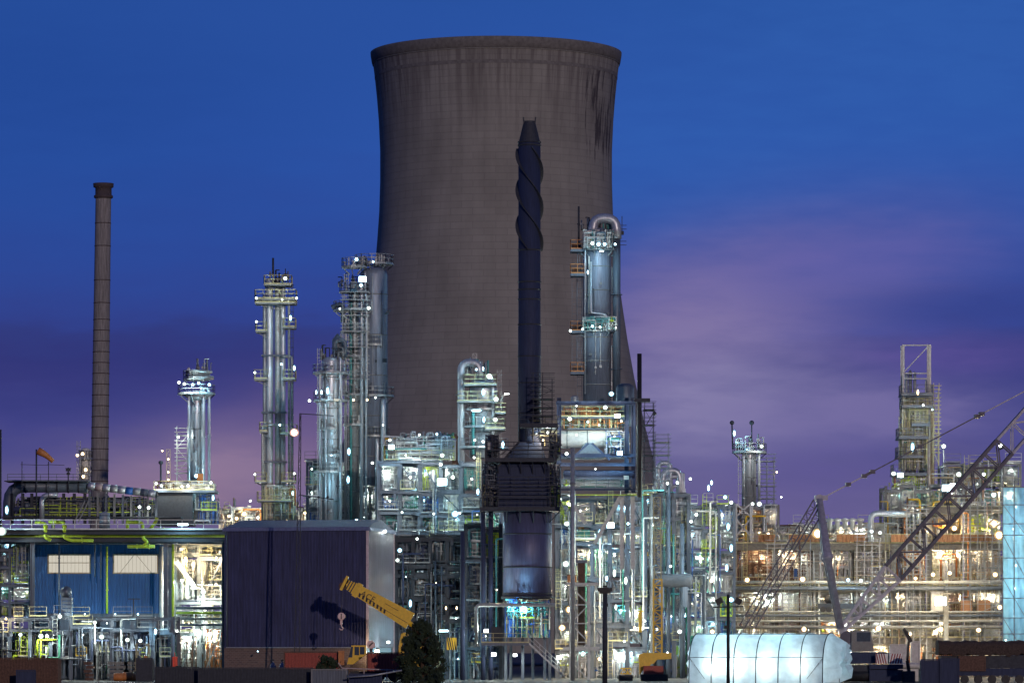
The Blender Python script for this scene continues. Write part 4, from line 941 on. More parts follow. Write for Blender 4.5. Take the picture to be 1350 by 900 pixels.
for a, b, c, k, pw, sz in ((751, 552, 'w', 'bulb', 300, 3.6), (798, 537, 'w', 'bulb', 300, 3.6), (814, 548, 'w', 'flood', 300, 3.6), (760, 535, 'w', 'bulb', 60, 1.4), (775, 556, 'c', 'bulb', 200, 2), (817, 597, 'c', 'flood', 420, 3.6), (819, 555, 'y', 'bulb', 150, 2), (747, 598, 'w', 'bulb', 200, 3), (810, 575, 'c', 'bulb', 160, 1.4), (785, 618, 'w', 'bulb', 120, 1.4)): lamp(a, b, 503.5, c, pw, sz, h_, k)
lamp(760, 573, 499, 'w', 240, 1.4, h_); lamp(790, 560, 501, 'c', 240, 1.4, h_)
scaffold('scaffold_tower', 'dark scaffold tower right of the black vent stack', 850, 862, 540, 640, 510, 3, 'dark', 1.2, 1.7, 'dark')
scaffold('scaffold_tower', 'ragged dark scaffold poles right of the vent stack', 864, 882, 583, 650, 512, 3, 'slate', 1.1, 1.4, 'grey')
t = thing('flood_arm', 'dark spider-like lamp arm above the scaffold', 'lamp arm', P(855, 560, 511)); MB().bar(P(852, 560, 511), P(863, 541, 511), .1).bar(P(848, 541, 511), P(862, 541, 511), .1).ball(P(863, 545, 511), .25).build('arm', 'dark', t)

# central blue-white steelwork below the hopper
steelwork('process_structure', 'white-blue lit pipe structure directly under the hopper frame', 'process unit', 735, 850, [652, 690, 716, 757, 790, 820, 848, 898], 512, 9, 5, 'the structure under the hopper', 'slate', 'straw', 'grey', PAL_COOL, 5, 50, 'cwwy', 460, 2.6, 1, .55, .5, .4)
for a, b in ((P(818, 654, 505), P(784, 716, 505)), (P(752, 660, 505), P(772, 690, 505))):
    t = thing('brace_strut', 'long pale diagonal strut under the hopper frame' if a.x > X(800, 505) else 'shorter pale diagonal strut beside the standpipe', 'strut', b); MB().ibeam(a, b, .45).build('member', 'galv', t)
for px in (820, 834):
    t = thing('tall_post', 'broad pale post at the corner under the hopper frame' if px == 834 else 'inner pale post under the hopper frame', 'post', P(px, 745, 505)); MB().ibeam((X(px, 505), 505, Z(750, 505)), (X(px, 505), 505, Z(653, 505)), S(5, 505)).build('member', 'galv', t)
h_ = 'the structure under the hopper'
for a, b, c, k, pw, sz in ((738, 658, 'w', 'bulb', 240, 3.4), (747, 690, 'w', 'bulb', 320, 4), (765, 673, 'w', 'bulb', 160, 2), (805, 692, 'c', 'flood', 700, 5), (792, 700, 'c', 'bulb', 500, 4), (828, 690, 'c', 'bulb', 200, 2.4), (746, 743, 'w', 'bulb', 600, 5), (810, 755, 'w', 'tube', 500, 4), (825, 765, 'w', 'tube', 400, 4), (800, 762, 'c', 'tube', 300, 3), (751, 803, 'y', 'bulb', 900, 6), (741, 827, 'y', 'bulb', 700, 5), (770, 790, 'y', 'bulb', 200, 2), (812, 800, 'w', 'tube', 260, 3), (837, 827, 'y', 'bulb', 260, 2.6), (823, 845, 'w', 'bulb', 200, 2), (850, 818, 'w', 'bulb', 200, 2), (765, 842, 'y', 'bulb', 300, 2.5), (790, 868, 'y', 'bulb', 260, 2.4)):
    lamp(a, b, 508, c, pw, sz, h_, k)
# pale lattice tower in front of it
t = thing('lattice_tower', 'pale blue-grey braced tower beside the furnace stair', 'lattice tower', (X(764, 495), 495, 0)); MB().lattice((X(764, 495), 495, 0), (X(764, 495), 495, Z(772, 495)), S(24, 495), 2, 5, .28, .12).build('lattice', 'galv', t)
MB().box(X(745, 495), X(790, 495), 493.7, 496.3, Z(771, 495), Z(768, 495)).build('cap_beam', 'galv', t); MB().box(X(742, 495), X(790, 495), 493.6, 493.9, Z(857, 495), Z(852, 495)).build('tie_beam', 'galv', t)
t = thing('square_duct', 'brown square upright duct with a flanged top', 'duct', P(768, 820, 497)); MB().box(X(762, 498), X(771, 498), 497.5, 499, Z(850, 498), Z(742, 498)).build('duct', 'rust', t); MB().box(X(759, 498), X(774, 498), 497.2, 499.3, Z(742, 498), Z(738, 498)).build('flange', 'slate', t)
t = thing('orange_box', 'orange junction box below the bright lamp by the brown duct', 'box', P(754, 766, 496)); MB().box(X(748, 497), X(760, 497), 496.6, 497.4, Z(767, 497), Z(758, 497)).build('casing', 'orange', t); MB().box(X(748, 497)-.05, X(760, 497)+.05, 496.5, 497.5, Z(758, 497), Z(757, 497)).build('lid', 'rust', t)

# right centre steelwork
steelwork('process_structure', 'grey-green steel structure right of the black vent stack', 'process unit', 850, 908, [650, 680, 716, 745, 775, 800, 835, 895], 520, 9, 3, 'the grey-green steelwork', 'slate', 'straw', 'slate', PAL_COOL+['slate'], 6, 60, 'cw', 420, 2.4, 1, .5, .5, .4)
steelwork('process_structure', 'blue-lit narrow steel structure with yellow railings right of centre', 'process unit', 908, 968, [662, 692, 722, 746, 780, 812, 895], 518, 8, 3, 'the narrow yellow-railed steelwork', 'slate', 'lime', 'grey', PAL_COOL, 7, 60, 'cwcy', 420, 2.4, 1, .4, .3, .4)
steelwork('process_structure', 'warm crowded steelwork under the short bright column', 'process unit', 968, 1026, [665, 690, 722], 540, 8, 3, 'the steelwork under the short bright column', 'grey', 'straw', 'grey', PAL_WARM+['yellow', 'teal'], 7, 50, 'wy', 340, 2.2, 1, .3, .3, .3, base=Z(724, 540))
t = thing('cross_braced_box', 'pale X-braced steel box at the foot of the short bright column', 'frame', P(979, 690, 538))
for a, b in ((0, 1), (1, 0)): MB().bar(P(971+a*18, 664, 536), P(971+b*18, 680, 536), .18).build('brace', 'galv', t)
for a, b in ((0, 1), (1, 0)): MB().bar(P(971+a*18, 684, 536), P(971+b*18, 706, 536), .18).build('brace', 'galv', t)
for px in (970, 990): MB().bar(P(px, 664, 536), P(px, 712, 536), .3).build('post', 'galv', t)
# hooped pipes at 880-900
t = thing('pipe_hoop', 'group of pale looped pipes right of the ragged scaffold', 'pipework', P(885, 650, 525))
for a, b, py, r in ((868, 884, 610, .3), (874, 896, 620, .42), (878, 900, 628, .3), (884, 902, 640, .25), (862, 878, 634, .2)):
    MB().sweep([P(a, 690, 525), P(a, py, 525), P(b, py, 525), P(b, 700, 525)], r, 12, bend=1.0).build('pipe', 'silver', t)
vdrum(MB(), X(897, 527), 527, Z(700, 527), Z(622, 527), S(6, 527)).build('vessel', 'silver', t)
for i, (px, pt, pb, w, mm, lb) in enumerate(((881, 640, 900, 6, 'slate', 'dark thick riser'), (899, 690, 900, 6, 'slate', 'second dark thick riser nearer the tent'), (858, 650, 880, 5, 'galv', 'pale riser beside the vent stack'))):
    t = thing('riser_pipe', lb+' in the grey-green steelwork', 'pipe', P(px, pb, 514)); flanged(MB(), [(X(px, 514), 514, 0), (X(px, 514), 514, Z(pt, 514))], S(w, 514)/2, 12).build('run', mm, t)
t = thing('horizontal_vessel', 'large dark horizontal vessel behind the yellow lattice mast', 'vessel', P(890, 775, 512)); drum(MB(), X(862, 512), X(914, 512), 512, Z(765, 512), S(9, 512)).build('shell', 'dark', t)
for px in (872, 903): MB().box(X(px, 512)-.3, X(px, 512)+.3, 511.2, 512.8, Z(800, 512), Z(773, 512)).build('saddle', 'slate', t)
h_ = 'the structures right of the vent stack'
for a, b, c, k, pw, sz in ((893, 636, 'w', 'bulb', 180, 2.6), (880, 637, 'w', 'bulb', 160, 2.4), (910, 631, 'w', 'bulb', 160, 2.4), (934, 643, 'c', 'tube', 300, 3.4), (938, 636, 'c', 'tube', 260, 2.8), (956, 655, 'c', 'bulb', 260, 3.2), (964, 662, 'w', 'bulb', 240, 3), (1001, 664, 'w', 'bulb', 400, 3.8), (918, 678, 'w', 'bulb', 260, 2.8), (911, 687, 'w', 'bulb', 200, 2.6), (960, 694, 'c', 'tube', 420, 4), (964, 722, 'c', 'tube', 520, 4.2), (958, 748, 'c', 'tube', 520, 4), (964, 790, 'c', 'bulb', 600, 4.2), (919, 735, 'w', 'bulb', 300, 3), (884, 746, 'w', 'bulb', 160, 2.4), (896, 832, 'w', 'bulb', 300, 3.6), (866, 829, 'w', 'bulb', 200, 2.4), (920, 784, 'w', 'bulb', 160, 1.6), (939, 832, 'y', 'bulb', 420, 3.6), (880, 860, 'w', 'bulb', 240, 2), (938, 765, 'y', 'bulb', 420, 3.2), (1018, 790, 'w', 'bulb', 420, 3.6), (1030, 655, 'w', 'bulb', 100, 1.5)):
    lamp(a, b, 510, c, pw, sz, h_, k)

# long concrete pipe racks on the right
def rack(name, label, px0, px1, levels, Y, D, nb, host, dens, seed, **k):
    return steelwork(name, label, 'pipe rack', px0, px1, levels, Y, D, nb, host, 'concrete', 'straw', 'concrete', PAL_WARM, dens, 70, 'yyyw', 850, 2.6, 2, .7, .7, 0, slabs=True, **k)
rack('concrete_pipe_rack', 'concrete pipe rack behind the tent, below the A-frame mast', 968, 1130, [716, 772, 808, 840, 900], 532, 9, 3, 'the concrete rack behind the tent', 9, 1, rmax=.25)
rack('concrete_pipe_rack', 'concrete pipe rack behind the long lattice boom', 1130, 1225, [716, 772, 808, 840, 900], 532.5, 9, 2, 'the concrete rack behind the boom', 11, 2, rmax=.25)
rack('concrete_pipe_rack', 'concrete pipe rack between boom and blue sheeted scaffold', 1225, 1326, [668, 716, 772, 808, 840, 900], 533, 9, 2, 'the concrete rack by the blue sheeting', 9, 3, rmax=.25)
steelwork('process_structure', 'pale pipe level above the concrete rack and behind the mast top', 'process unit', 1022, 1170, [690, 714], 540, 7, 8, 'the pipe level above the rack', 'pale', 'straw', 'pale', PAL_WARM, 8, 50, 'wy', 300, 2, 1, .25, .2, .2, base=Z(714, 540))
steelwork('process_structure', 'warm-lit upper building frame at the goalpost tower foot', 'process unit', 1168, 1245, [640, 668, 716], 541, 8, 4, 'the frame at the goalpost tower foot', 'grey', 'straw', 'grey', PAL_WARM+['yellow', 'teal'], 8, 60, 'wyy', 460, 2.5, 1, .4, .3, .3, base=Z(716, 541))
steelwork('process_structure', 'crowded upper level behind the crossing boom, beside blue sheeting', 'process unit', 1246, 1345, [610, 640, 668], 541, 8, 4, 'the upper level beside the blue sheeting', 'grey', 'straw', 'grey', PAL_WARM+['blue', 'teal'], 8, 60, 'wyc', 420, 2.5, 1, .3, .3, .3, base=Z(668, 541))
for i, (py, r, mm) in enumerate(((767, 2.2, 'galv'), (775, 2.6, 'slate'), (806, 1.3, 'galv'), (811, 1.8, 'slate'), (818, 1.6, 'galv'), (826, 2.2, 'grey'))):
    t = thing('long_pipe', ORD[i]+' of six long horizontal pipes from the top, before the concrete racks', 'pipe', P(1120, py, 529), 'long pipes along the concrete racks'); x0, x1 = X(912, 529), X(1322, 529); z = Z(py, 529)
    m = MB().tube((x0, 529, z), (x1, 529, z), S(r, 529), 12); m.build('run', mm, t)
    for k in range(9): xx = x0+(x1-x0)*(k+.5+R(-.3, .3))/9; MB().lathe((xx, 529, z), [(S(r, 529), -.06), (S(r, 529)*1.35, -.05), (S(r, 529)*1.35, .05), (S(r, 529), .06)], 12, 'x').build('flange', mm, t)
for i, (a, b) in enumerate(((1000, 1022), (1040, 1090), (1103, 1140), (1175, 1205), (1236, 1262), (1262, 1290), (1290, 1316))):
    t = thing('edge_screen', ORD[i]+' orange screen from the left along the upper rack edge', 'screen', P(a, 715, 531), 'orange screens along the upper rack edge'); m = MB(); m.corr((X(a, 530.8), 530.8), (X(b, 530.8), 530.8), Z(714, 530.8), Z(704, 530.8), .5, .08); m.build('sheet', 'screen_orange', t); MB().bar(P(a, 704, 530.7), P(b, 704, 530.7), .08).build('top_rail', 'straw', t)
for i, (a, b) in enumerate(((1267, 1281), (1288, 1305))):
    t = thing('crate_screen', ('narrow', 'wide')[i]+' orange slatted crate on the rack deck by the blue sheeting', 'crate', P(a, 806, 531)); m = MB().box(X(a, 531), X(b, 531), 530.5, 531.5, Z(805, 531), Z(791, 531))
    for q in range(6): z = Z(805-q*2.3, 531); m.box(X(a, 531)-.03, X(b, 531)+.03, 530.44, 530.497, z, z+.12)
    m.build('body', 'screen_orange', t)
for a, b, pt, lb in ((1012, 1040, 722, 'thin pipe scaffold on the concrete rack behind the backstays'), (1056, 1082, 740, 'thin pipe scaffold on the rack left of the A-frame mast'), (1130, 1160, 718, 'thin pipe scaffold on the rack behind the boom foot'), (1196, 1222, 676, 'thin pipe scaffold rising behind the lattice boom'), (1270, 1318, 672, 'wide pipe scaffold on the rack beside the blue sheeting')):
    scaffold('pipe_scaffold', lb, a, b, pt, 878, 530.4, 1.0, 'galv', .9, 1.9, 'tan')
# flat-topped pale portal pipe, pale cylinders on top of the rack
t = thing('portal_pipe', 'pale bent pipe standing over the rack by the goalpost tower', 'pipe', P(1147, 712, 536)); MB().sweep([P(1148, 714, 536), P(1148, 676, 536), P(1200, 678, 536)], S(4, 536), 12, bend=1).build('run', 'silver', t)
lamp(1149, 700, 534, 'w', 300, 2.8, 'the bent pipe over the rack'); lamp(1160, 702, 534, 'w', 300, 2.8, 'the bent pipe over the rack')
for i, px in enumerate((1094, 1104, 1114, 1124, 1134)):
    t = thing('roof_vent', ORD[i]+' small upright vent from the left on the pipe level', 'vent', P(px, 692, 538), 'small vents on the pipe level'); MB().lathe(P(px, 697, 538), [(.3, 0), (.3, .9), (.5, 1.0), (.5, 1.25), (.1, 1.4)], 12).build('hood', 'pale', t)
h_ = 'the racks on the right'
for a, b, c, k, pw, sz in ((1078, 703, 'y', 'bulb', 1600, 8), (985, 764, 'y', 'bulb', 700, 4), (1058, 763, 'y', 'bulb', 700, 4.4), (1135, 765, 'w', 'bulb', 400, 3), (1060, 829, 'y', 'bulb', 700, 4), (945, 868, 'y', 'bulb', 300, 2), (1158, 828, 'y', 'bulb', 800, 4.6), (1240, 829, 'y', 'bulb', 800, 4.6), (1290, 830, 'y', 'bulb', 700, 4), (1240, 792, 'w', 'flood', 1100, 8), (1310, 690, 'y', 'bulb', 1600, 7), (1317, 705, 'y', 'bulb', 1300, 7), (1258, 696, 'y', 'bulb', 700, 4.4), (1222, 697, 'y', 'bulb', 420, 3), (1248, 643, 'c', 'flood', 700, 6), (1256, 640, 'w', 'flood', 400, 4), (1310, 652, 'w', 'bulb', 420, 4), (1264, 625, 'w', 'bulb', 360, 4), (1244, 588, 'w', 'bulb', 360, 3.6), (1319, 587, 'w', 'bulb', 420, 3.8), (1297, 625, 'w', 'bulb', 300, 3), (1230, 757, 'y', 'bulb', 500, 3.4), (1252, 755, 'y', 'bulb', 500, 3.4), (1312, 757, 'y', 'bulb', 600, 4), (1207, 762, 'y', 'bulb', 400, 3), (1318, 800, 'y', 'bulb', 500, 4), (1200, 835, 'y', 'bulb', 400, 2.6), (1118, 764, 'c', 'bulb', 400, 3)):
    lamp(a, b, 526 if b > 700 else 533, c, pw, sz, h_, k)
t = thing('lamp_pole', 'thin pole carrying a star-bright lamp beside the goalpost tower', 'lamp pole', P(1244, 640, 534)); MB().tube(P(1244, 612, 534), P(1244, 590, 534), .08).lathe(P(1244, 614, 534), [(.3, 0), (.3, .08)], 8).build('pole', 'grey', t)

# blue sheeted scaffold at the right edge
t = thing('sheeted_scaffold', 'tall scaffold wrapped in translucent light blue sheeting', 'scaffold', P(1337, 850, 520))
def sheet_mat(name, col, tr=.6, thin=.0):
    m = bpy.data.materials.new(name); m.use_nodes = True; nt = m.node_tree; n = nt.nodes; l = nt.links; n.clear()
    o = n.new('ShaderNodeOutputMaterial'); mx = n.new('ShaderNodeMixShader'); d = n.new('ShaderNodeBsdfPrincipled'); tl = n.new('ShaderNodeBsdfTranslucent'); d.inputs['Roughness'].default_value = .4
    tc = n.new('ShaderNodeTexCoord'); no = n.new('ShaderNodeTexNoise'); no.inputs['Scale'].default_value = .8; no.inputs['Detail'].default_value = 6; l.new(tc.outputs['Object'], no.inputs[0])
    rp = n.new('ShaderNodeMapRange'); rp.inputs[1].default_value = .3; rp.inputs[2].default_value = .7; rp.inputs[3].default_value = .75; rp.inputs[4].default_value = 1.1; l.new(no.outputs[0], rp.inputs[0])
    v = n.new('ShaderNodeVectorMath'); v.operation = 'SCALE'; v.inputs[0].default_value = col; l.new(rp.outputs[0], v.inputs['Scale']); l.new(v.outputs[0], d.inputs[0]); l.new(v.outputs[0], tl.inputs[0])
    bp = n.new('ShaderNodeBump'); bp.inputs['Strength'].default_value = .6; bp.inputs['Distance'].default_value = .3; l.new(no.outputs[0], bp.inputs['Height']); l.new(bp.outputs[0], d.inputs['Normal']); l.new(bp.outputs[0], tl.inputs['Normal'])
    tp = n.new('ShaderNodeBsdfTransparent'); m2 = n.new('ShaderNodeMixShader'); m2.inputs[0].default_value = thin; mx.inputs[0].default_value = tr; l.new(d.outputs[0], mx.inputs[1]); l.new(tl.outputs[0], mx.inputs[2]); l.new(mx.outputs[0], m2.inputs[1]); l.new(tp.outputs[0], m2.inputs[2]); l.new(m2.outputs[0], o.inputs[0]); MATS[name] = m
sheet_mat('blue_sheet', (.16, .42, .66), .6, .28); sheet_mat('tent_sheet', (.72, .79, .84), .5)
xs = [X(q, 520) for q in (1322, 1337, 1352, 1372)]; zz = [Z(q, 520) for q in (862, 835, 814, 788, 762, 735, 705, 690, 665, 642)]
for i in range(len(zz)-1):
    for j in range(3):
        m = MB(); a = R(.05, .2); g = 5; vs = []; 
        for u in range(g+1):
            for w in range(g+1): vs.append((xs[j]+.04+(xs[j+1]-xs[j]-.08)*u/g, 520.2+a*math.sin(u*1.9+i+w*.7)*(1 if 0 < u < g else 0), zz[i]+.05+(zz[i+1]-zz[i]-.1)*w/g))
        m.add(vs, [(u*(g+1)+w, (u+1)*(g+1)+w, (u+1)*(g+1)+w+1, u*(g+1)+w+1) for u in range(g) for w in range(g)], True); m.build('sheet', 'blue_sheet', t)
for x in xs: MB().bar((x, 520, 0), (x, 520, zz[-1]+.8), .12).build('standard', 'slate', t)
for z in zz: MB().bar((xs[0]-.2, 519.9, z), (xs[-1], 519.9, z), .1).build('ledger', 'slate', t)
for i in range(0, len(zz)-2, 2): MB().bar((xs[0], 519.85, zz[i+2]), (xs[2], 519.85, zz[i]), .08).build('brace', 'slate', t)
for py, c, pw in ((668, 'c', 60), (697, 'w', 240), (745, 'w', 110), (775, 'w', 420), (812, 'c', 70)): lamp(R(1328, 1346), py, 523, c, pw, 2.2, 'the scaffold inside the blue sheeting')
lamp(1326, 843, 519, 'w', 40, 1.6, 'the outside foot of the blue sheeting')
# ------------------------------------------------------------------ left side: blue shed, lime pipes, racks
def blue_shed():
    Y = 505; t = thing('blue_shed', 'blue ribbed metal shed with two pale lit window panels', 'shed', (X(130, Y), Y, 0))
    a, b = X(44, Y), X(216, Y); m = MB(); m.corr((a, Y), (b, Y), Z(808, Y), Z(718, Y), .33, .09); m.build('cladding', 'blue_clad', t)
    m = MB(); m.box(a, b, Y+.15, Y+12, 0, Z(718, Y)); m.build('body', 'slate', t)
    m = MB(); m.box(a-.3, b+.3, Y-.5, Y+12.3, Z(718, Y), Z(714, Y)); m.build('roof_edge', 'dark', t)
    for u, v in ((64, 119), (150, 208)):
        w = MB().box(X(u, Y), X(v, Y), Y-.19, Y-.1, Z(755, Y), Z(731, Y)).build('window', 'lit_cream', t)
        f = MB(); 
        for px in range(u, v, 5): f.box(X(px, Y)-.012, X(px, Y)+.012, Y-.21, Y-.192, Z(755, Y), Z(731, Y))
        for q in (731, 755): f.box(X(u, Y)-.1, X(v, Y)+.1, Y-.24, Y-.1, Z(q, Y)-.08, Z(q, Y)+.08)
        for q in (u, v): f.box(X(q, Y)-.08, X(q, Y)+.08, Y-.245, Y-.1, Z(755, Y), Z(731, Y))
        if u > 100:
            f.bar((X(u+8, Y), Y-.23, Z(755, Y)), (X(u+27, Y), Y-.23, Z(731, Y)), .05); f.bar((X(u+30, Y), Y-.23, Z(731, Y)), (X(u+50, Y), Y-.23, Z(755, Y)), .05)
        else: f.box(X(u, Y), X(v, Y), Y-.225, Y-.2, Z(742, Y), Z(741, Y))
        f.build('frame', 'tan', w)
    MB().tube((X(213, Y), Y-.4, 0), (X(213, Y), Y-.4, Z(720, Y)), .25).build('downpipe', 'galv', t)
blue_shed()
for px, c, top, bot, w, lb in ((78, 'slate', 716, 812, 2.2, 'slim grey-blue post crossing the left window panel'), (141, 'lime', 720, 808, 2.6, 'lime green upright pipe between the two window panels'), (228, 'lime', 706, 812, 3, 'lime green upright pipe at the corner of the blue shed'), (125, 'slate', 706, 760, 2, 'dark hanging post above the blue shed'), (133, 'slate', 706, 762, 2, 'second dark hanging post above the blue shed')):
    t = thing('upright_pipe', lb, 'pipe', P(px, bot, 502)); flanged(MB(), [P(px, bot, 502), P(px, top, 502)], S(w, 502)/2, 10).build('run', c, t)
# main left pipe deck
def left_deck():
    Y = 496; t = thing('pipe_bridge', 'long dark pipe bridge with pale railing above the blue shed', 'pipe bridge', P(140, 712, Y))
    a, b = X(-14, Y), X(297, Y)
    for py in (701, 711): MB().ibeam((a, Y, Z(py, Y)), (b, Y, Z(py, Y)), .55).build('beam', 'dark', t)
    MB().box(a, b, Y-.5, Y+7, Z(698, Y)-.1, Z(698, Y)).build('deck', 'dark', t)
    MB().rail([(a, Y-.45, Z(698, Y)), (b, Y-.45, Z(698, Y))], 1.15, .07, 2.4).build('railing', 'pale', t)
    for py, r, c in ((706, .18, 'lime'), (703, .12, 'grey'), (715, .14, 'slate')): MB().tube((a, Y+1+r, Z(py, Y)), (b, Y+1+r, Z(py, Y)), r).build('pipe', c, t)
    for px in (-5, 42, 218, 295): MB().ibeam((X(px, Y), Y+.6, 0), (X(px, Y), Y+.6, Z(712, Y)), .45).build('post', 'slate', t)
    fill(t, a, b, Y+1.6, Y+6, Z(714, Y)-.1, Z(700, Y), 34, ['slate', 'dark', 'grey', 'green'], .14, 60, 8, 0)
    for p in ([(46, 689), (60, 689), (60, 700)], [(70, 698), (70, 684)], [(64, 688), (85, 688), (85, 700)], [(60, 704), (60, 708), (67, 712)], [(85, 704), (85, 708), (93, 712), (123, 712)], [(168, 698), (168, 684)], [(168, 688), (188, 688), (188, 698)], [(197, 698), (205, 688), (207, 682)], [(189, 706), (189, 710), (195, 714), (188, 720)], [(168, 720), (204, 720)], [(168, 698), (228, 698)]):
        flanged(MB(), [P(*q, Y-.75 if q[1] > 699 else Y+.6) for q in p] if True else 0, .2, 10).build('lime_pipe', 'lime', t)
left_deck()
t = thing('small_tank', 'short pale ribbed tank standing on the left pipe bridge', 'tank', P(138, 698, 498)); MB().lathe(P(138, 698, 498.5), [(S(7, 498), 0), (S(7, 498), S(22, 498)), (.1, S(24, 498))], 20).build('shell', 'galv', t)
for q in (3, 8, 13, 18): MB().lathe(P(138, 698-q, 498.5), [(S(7, 498), 0), (S(7.3, 498), .02), (S(7.3, 498), .1), (S(7, 498), .12)], 20).build('hoop', 'slate', t)
# windsock
t = thing('windsock', 'orange windsock hanging from a thin dark pole', 'windsock', P(48, 690, 520)); MB().tube(P(48, 690, 520), P(48, 592, 520), .1).build('pole', 'dark', t); MB().sweep([P(50, 594, 520), P(60, 599, 520), P(70, 608, 520)], .4, 12, rfun=lambda f: .48-.2*f).build('sock', 'orange', t)
for i, (a, b) in enumerate(((29, 64), (64, 85))):
    t = thing('aerial_wire', ('outer', 'inner')[i]+' thin dark wire strung between poles beside the windsock', 'wire', P(a, 612, 521)); MB().bar(P(a-2, 612, 521), P(b, 613, 521), .06).bar(P(a, 680, 521), P(a, 608, 521), .09).build('run', 'dark', t)
t = thing('weather_mast', 'short dark mast with cup-shaped instruments above the dark ducts', 'mast', P(90, 640, 520)); MB().tube(P(90, 645, 520), P(90, 616, 520), .08).cbox(P(90, 619, 520), .6, .2, .35).cbox(P(90, 624, 520), .4, .2, .3).bar(P(86, 617, 520), P(94, 617, 520), .07).build('mast', 'dark', t)
# dark duct plant behind
def duct():
    Y = 540; t = thing('air_duct', 'big dark round-ended duct on trestles behind the left pipe bridge', 'duct', P(55, 690, Y))
    MB().sweep([P(12, 685, Y), P(12, 641, Y), P(115, 641, Y)], S(8, Y), 20, bend=3.2).build('duct_shell', 'slate', t)
    for px in (20, 34, 48, 62, 76, 90, 104): MB().lathe(P(px, 641, Y), [(S(8, Y), -.1), (S(8.8, Y), -.08), (S(8.8, Y), .08), (S(8, Y), .1)], 20, 'x').build('duct_ring', 'dark', t)
    MB().sweep([P(55, 684, Y-2), P(55, 652, Y-2), P(76, 652, Y-2)], S(3.4, Y), 14, bend=1).build('bend', 'silver', t)
    for px in (16, 30, 42, 66, 84, 98, 112): MB().ibeam(P(px, 690, Y-1), P(px, 650, Y-1), .35).build('trestle_leg', 'dark', t)
    MB().box(X(8, Y), X(118, Y), Y-2, Y+3, Z(634, Y)-.1, Z(634, Y)).build('roof_walkway', 'dark', t); MB().rail([P(10, 634, Y-2), P(118, 634, Y-2)], .9, .06, 2).build('railing', 'slate', t)
    MB().box(X(5, Y), X(240, Y), Y-2, Y+3, Z(683, Y), Z(681, Y)).build('deck', 'dark', t)
    fill(t, X(16, Y), X(205, Y), Y-1.6, Y+2, Z(681, Y), Z(655, Y), 44, ['dark', 'slate', 'navy', 'grey'], .22, 90, 8, 8)
    t = thing('lagged_pipe', 'sloping lagged pipe in silver segments running right from the dark duct', 'pipe', P(150, 660, Y))
    n = 9
    for i in range(n):
        a, b = P(116, 640, Y-1.5).lerp(P(206, 651, Y-1.5), i/n), P(116, 640, Y-1.5).lerp(P(206, 651, Y-1.5), (i+.93)/n)
        MB().tube(a, b, S(5, Y), 16).build('lagging', ['silver', 'mauve', 'silver', 'galv', 'silver', 'blue', 'galv', 'slate', 'silver'][i], t)
    MB().tube(P(114, 640.5, Y-1.5), P(208, 651.5, Y-1.5), S(4.3, Y), 14).build('core', 'dark', t)
    for i in range(9): px = 118+i*11; MB().ibeam(P(px, 690, Y-1.6), P(px, 648+i, Y-1.6), .25).build('support_leg', 'grey' if i % 2 else 'slate', t)
    MB().bar(P(98, 688, Y-2.2), P(112, 660, Y-2.2), .15).bar(P(103, 688, Y-2.2), P(117, 660, Y-2.2), .15).build('stair', 'grey', t)
duct()
for a, b in ((184, 668), (196, 669)): lamp(a, b, 536, 'w', 160, 2.8, 'the trestles of the lagged pipe')
t = thing('control_cabin', 'dark green-black cabin with a lit railed roof', 'cabin', P(228, 690, 545)); MB().box(X(204, 545), X(254, 545), 545, 551, Z(692, 545), Z(649, 545)).build('body', 'dark', t); MB().box(X(203, 545), X(284, 545), 544.3, 551, Z(649, 545), Z(646, 545)).build('roof_slab', 'slate', t); MB().rail([P(203, 646, 544.5), P(282, 646, 544.5)], 1.2).build('railing', 'straw', t)
fill(t, X(206, 545), X(282, 545), 545, 549, Z(646, 545), Z(634, 545), 18, PAL_WHITE, .14, 40, 6, 5)
fill(t, X(256, 545), X(286, 545), 545, 549, Z(690, 545), Z(650, 545), 14, PAL_COOL, .18, 40, 6, 2)
for a, b, c in ((213, 640, 'w'), (206, 637, 'w'), (240, 641, 'y'), (248, 640, 'w'), (278, 636, 'w')): lamp(a, b, 543.5, c, 170, 2.4, 'the railed cabin roof')
lamp(281, 656, 543, 'c', 300, 3, 'the corner beyond the dark cabin', 'tube')
for a, b, c, k, pw, sz in ((9, 672, 'c', 'tube', 480, 4.4), (2, 700, 'w', 'bulb', 1100, 7), (241, 691, 'c', 'bar', 620, 3.6)): lamp(a, b, 494, c, pw, sz, 'the left pipe bridge', k)
# corner steelwork at the far left and below
steelwork('process_structure', 'white-blue pipe structure at the left picture edge beside the blue shed', 'process unit', -14, 40, [700, 722, 745, 768, 790, 812], 500, 6, 2, 'the steelwork beside the blue shed', 'slate', 'lime', 'slate', PAL_COOL+['lime'], 8, 60, 'cw', 420, 2.4, 1, .35, .3, .4, toprail=False, base=Z(812, 500))
steelwork('process_structure', 'glaring white-lit steel bays between blue shed and purple shed', 'process unit', 230, 296, [712, 730, 790, 803, 822, 897], 506, 7, 2, 'the white-lit bays by the purple shed', 'galv', 'straw', 'grey', PAL_WHITE, 6, 60, 'wwy', 800, 3.0, 1, .5, .5, .8, toprail=False)
t = thing('brace_strut', 'white diagonal strut in the glaring bay beside the purple shed', 'strut', P(240, 740, 505)); MB().ibeam(P(233, 740, 505.2), P(258, 775, 505.2), .5).build('member', 'white', t)
t = thing('white_column', 'broad white column glowing in the bay beside the purple shed', 'column', P(268, 812, 508)); MB().lathe((X(268, 508), 508, Z(812, 508)), [(S(4.5, 508), 0), (S(4.5, 508), S(106, 508))], 18).build('shell', 'white', t)
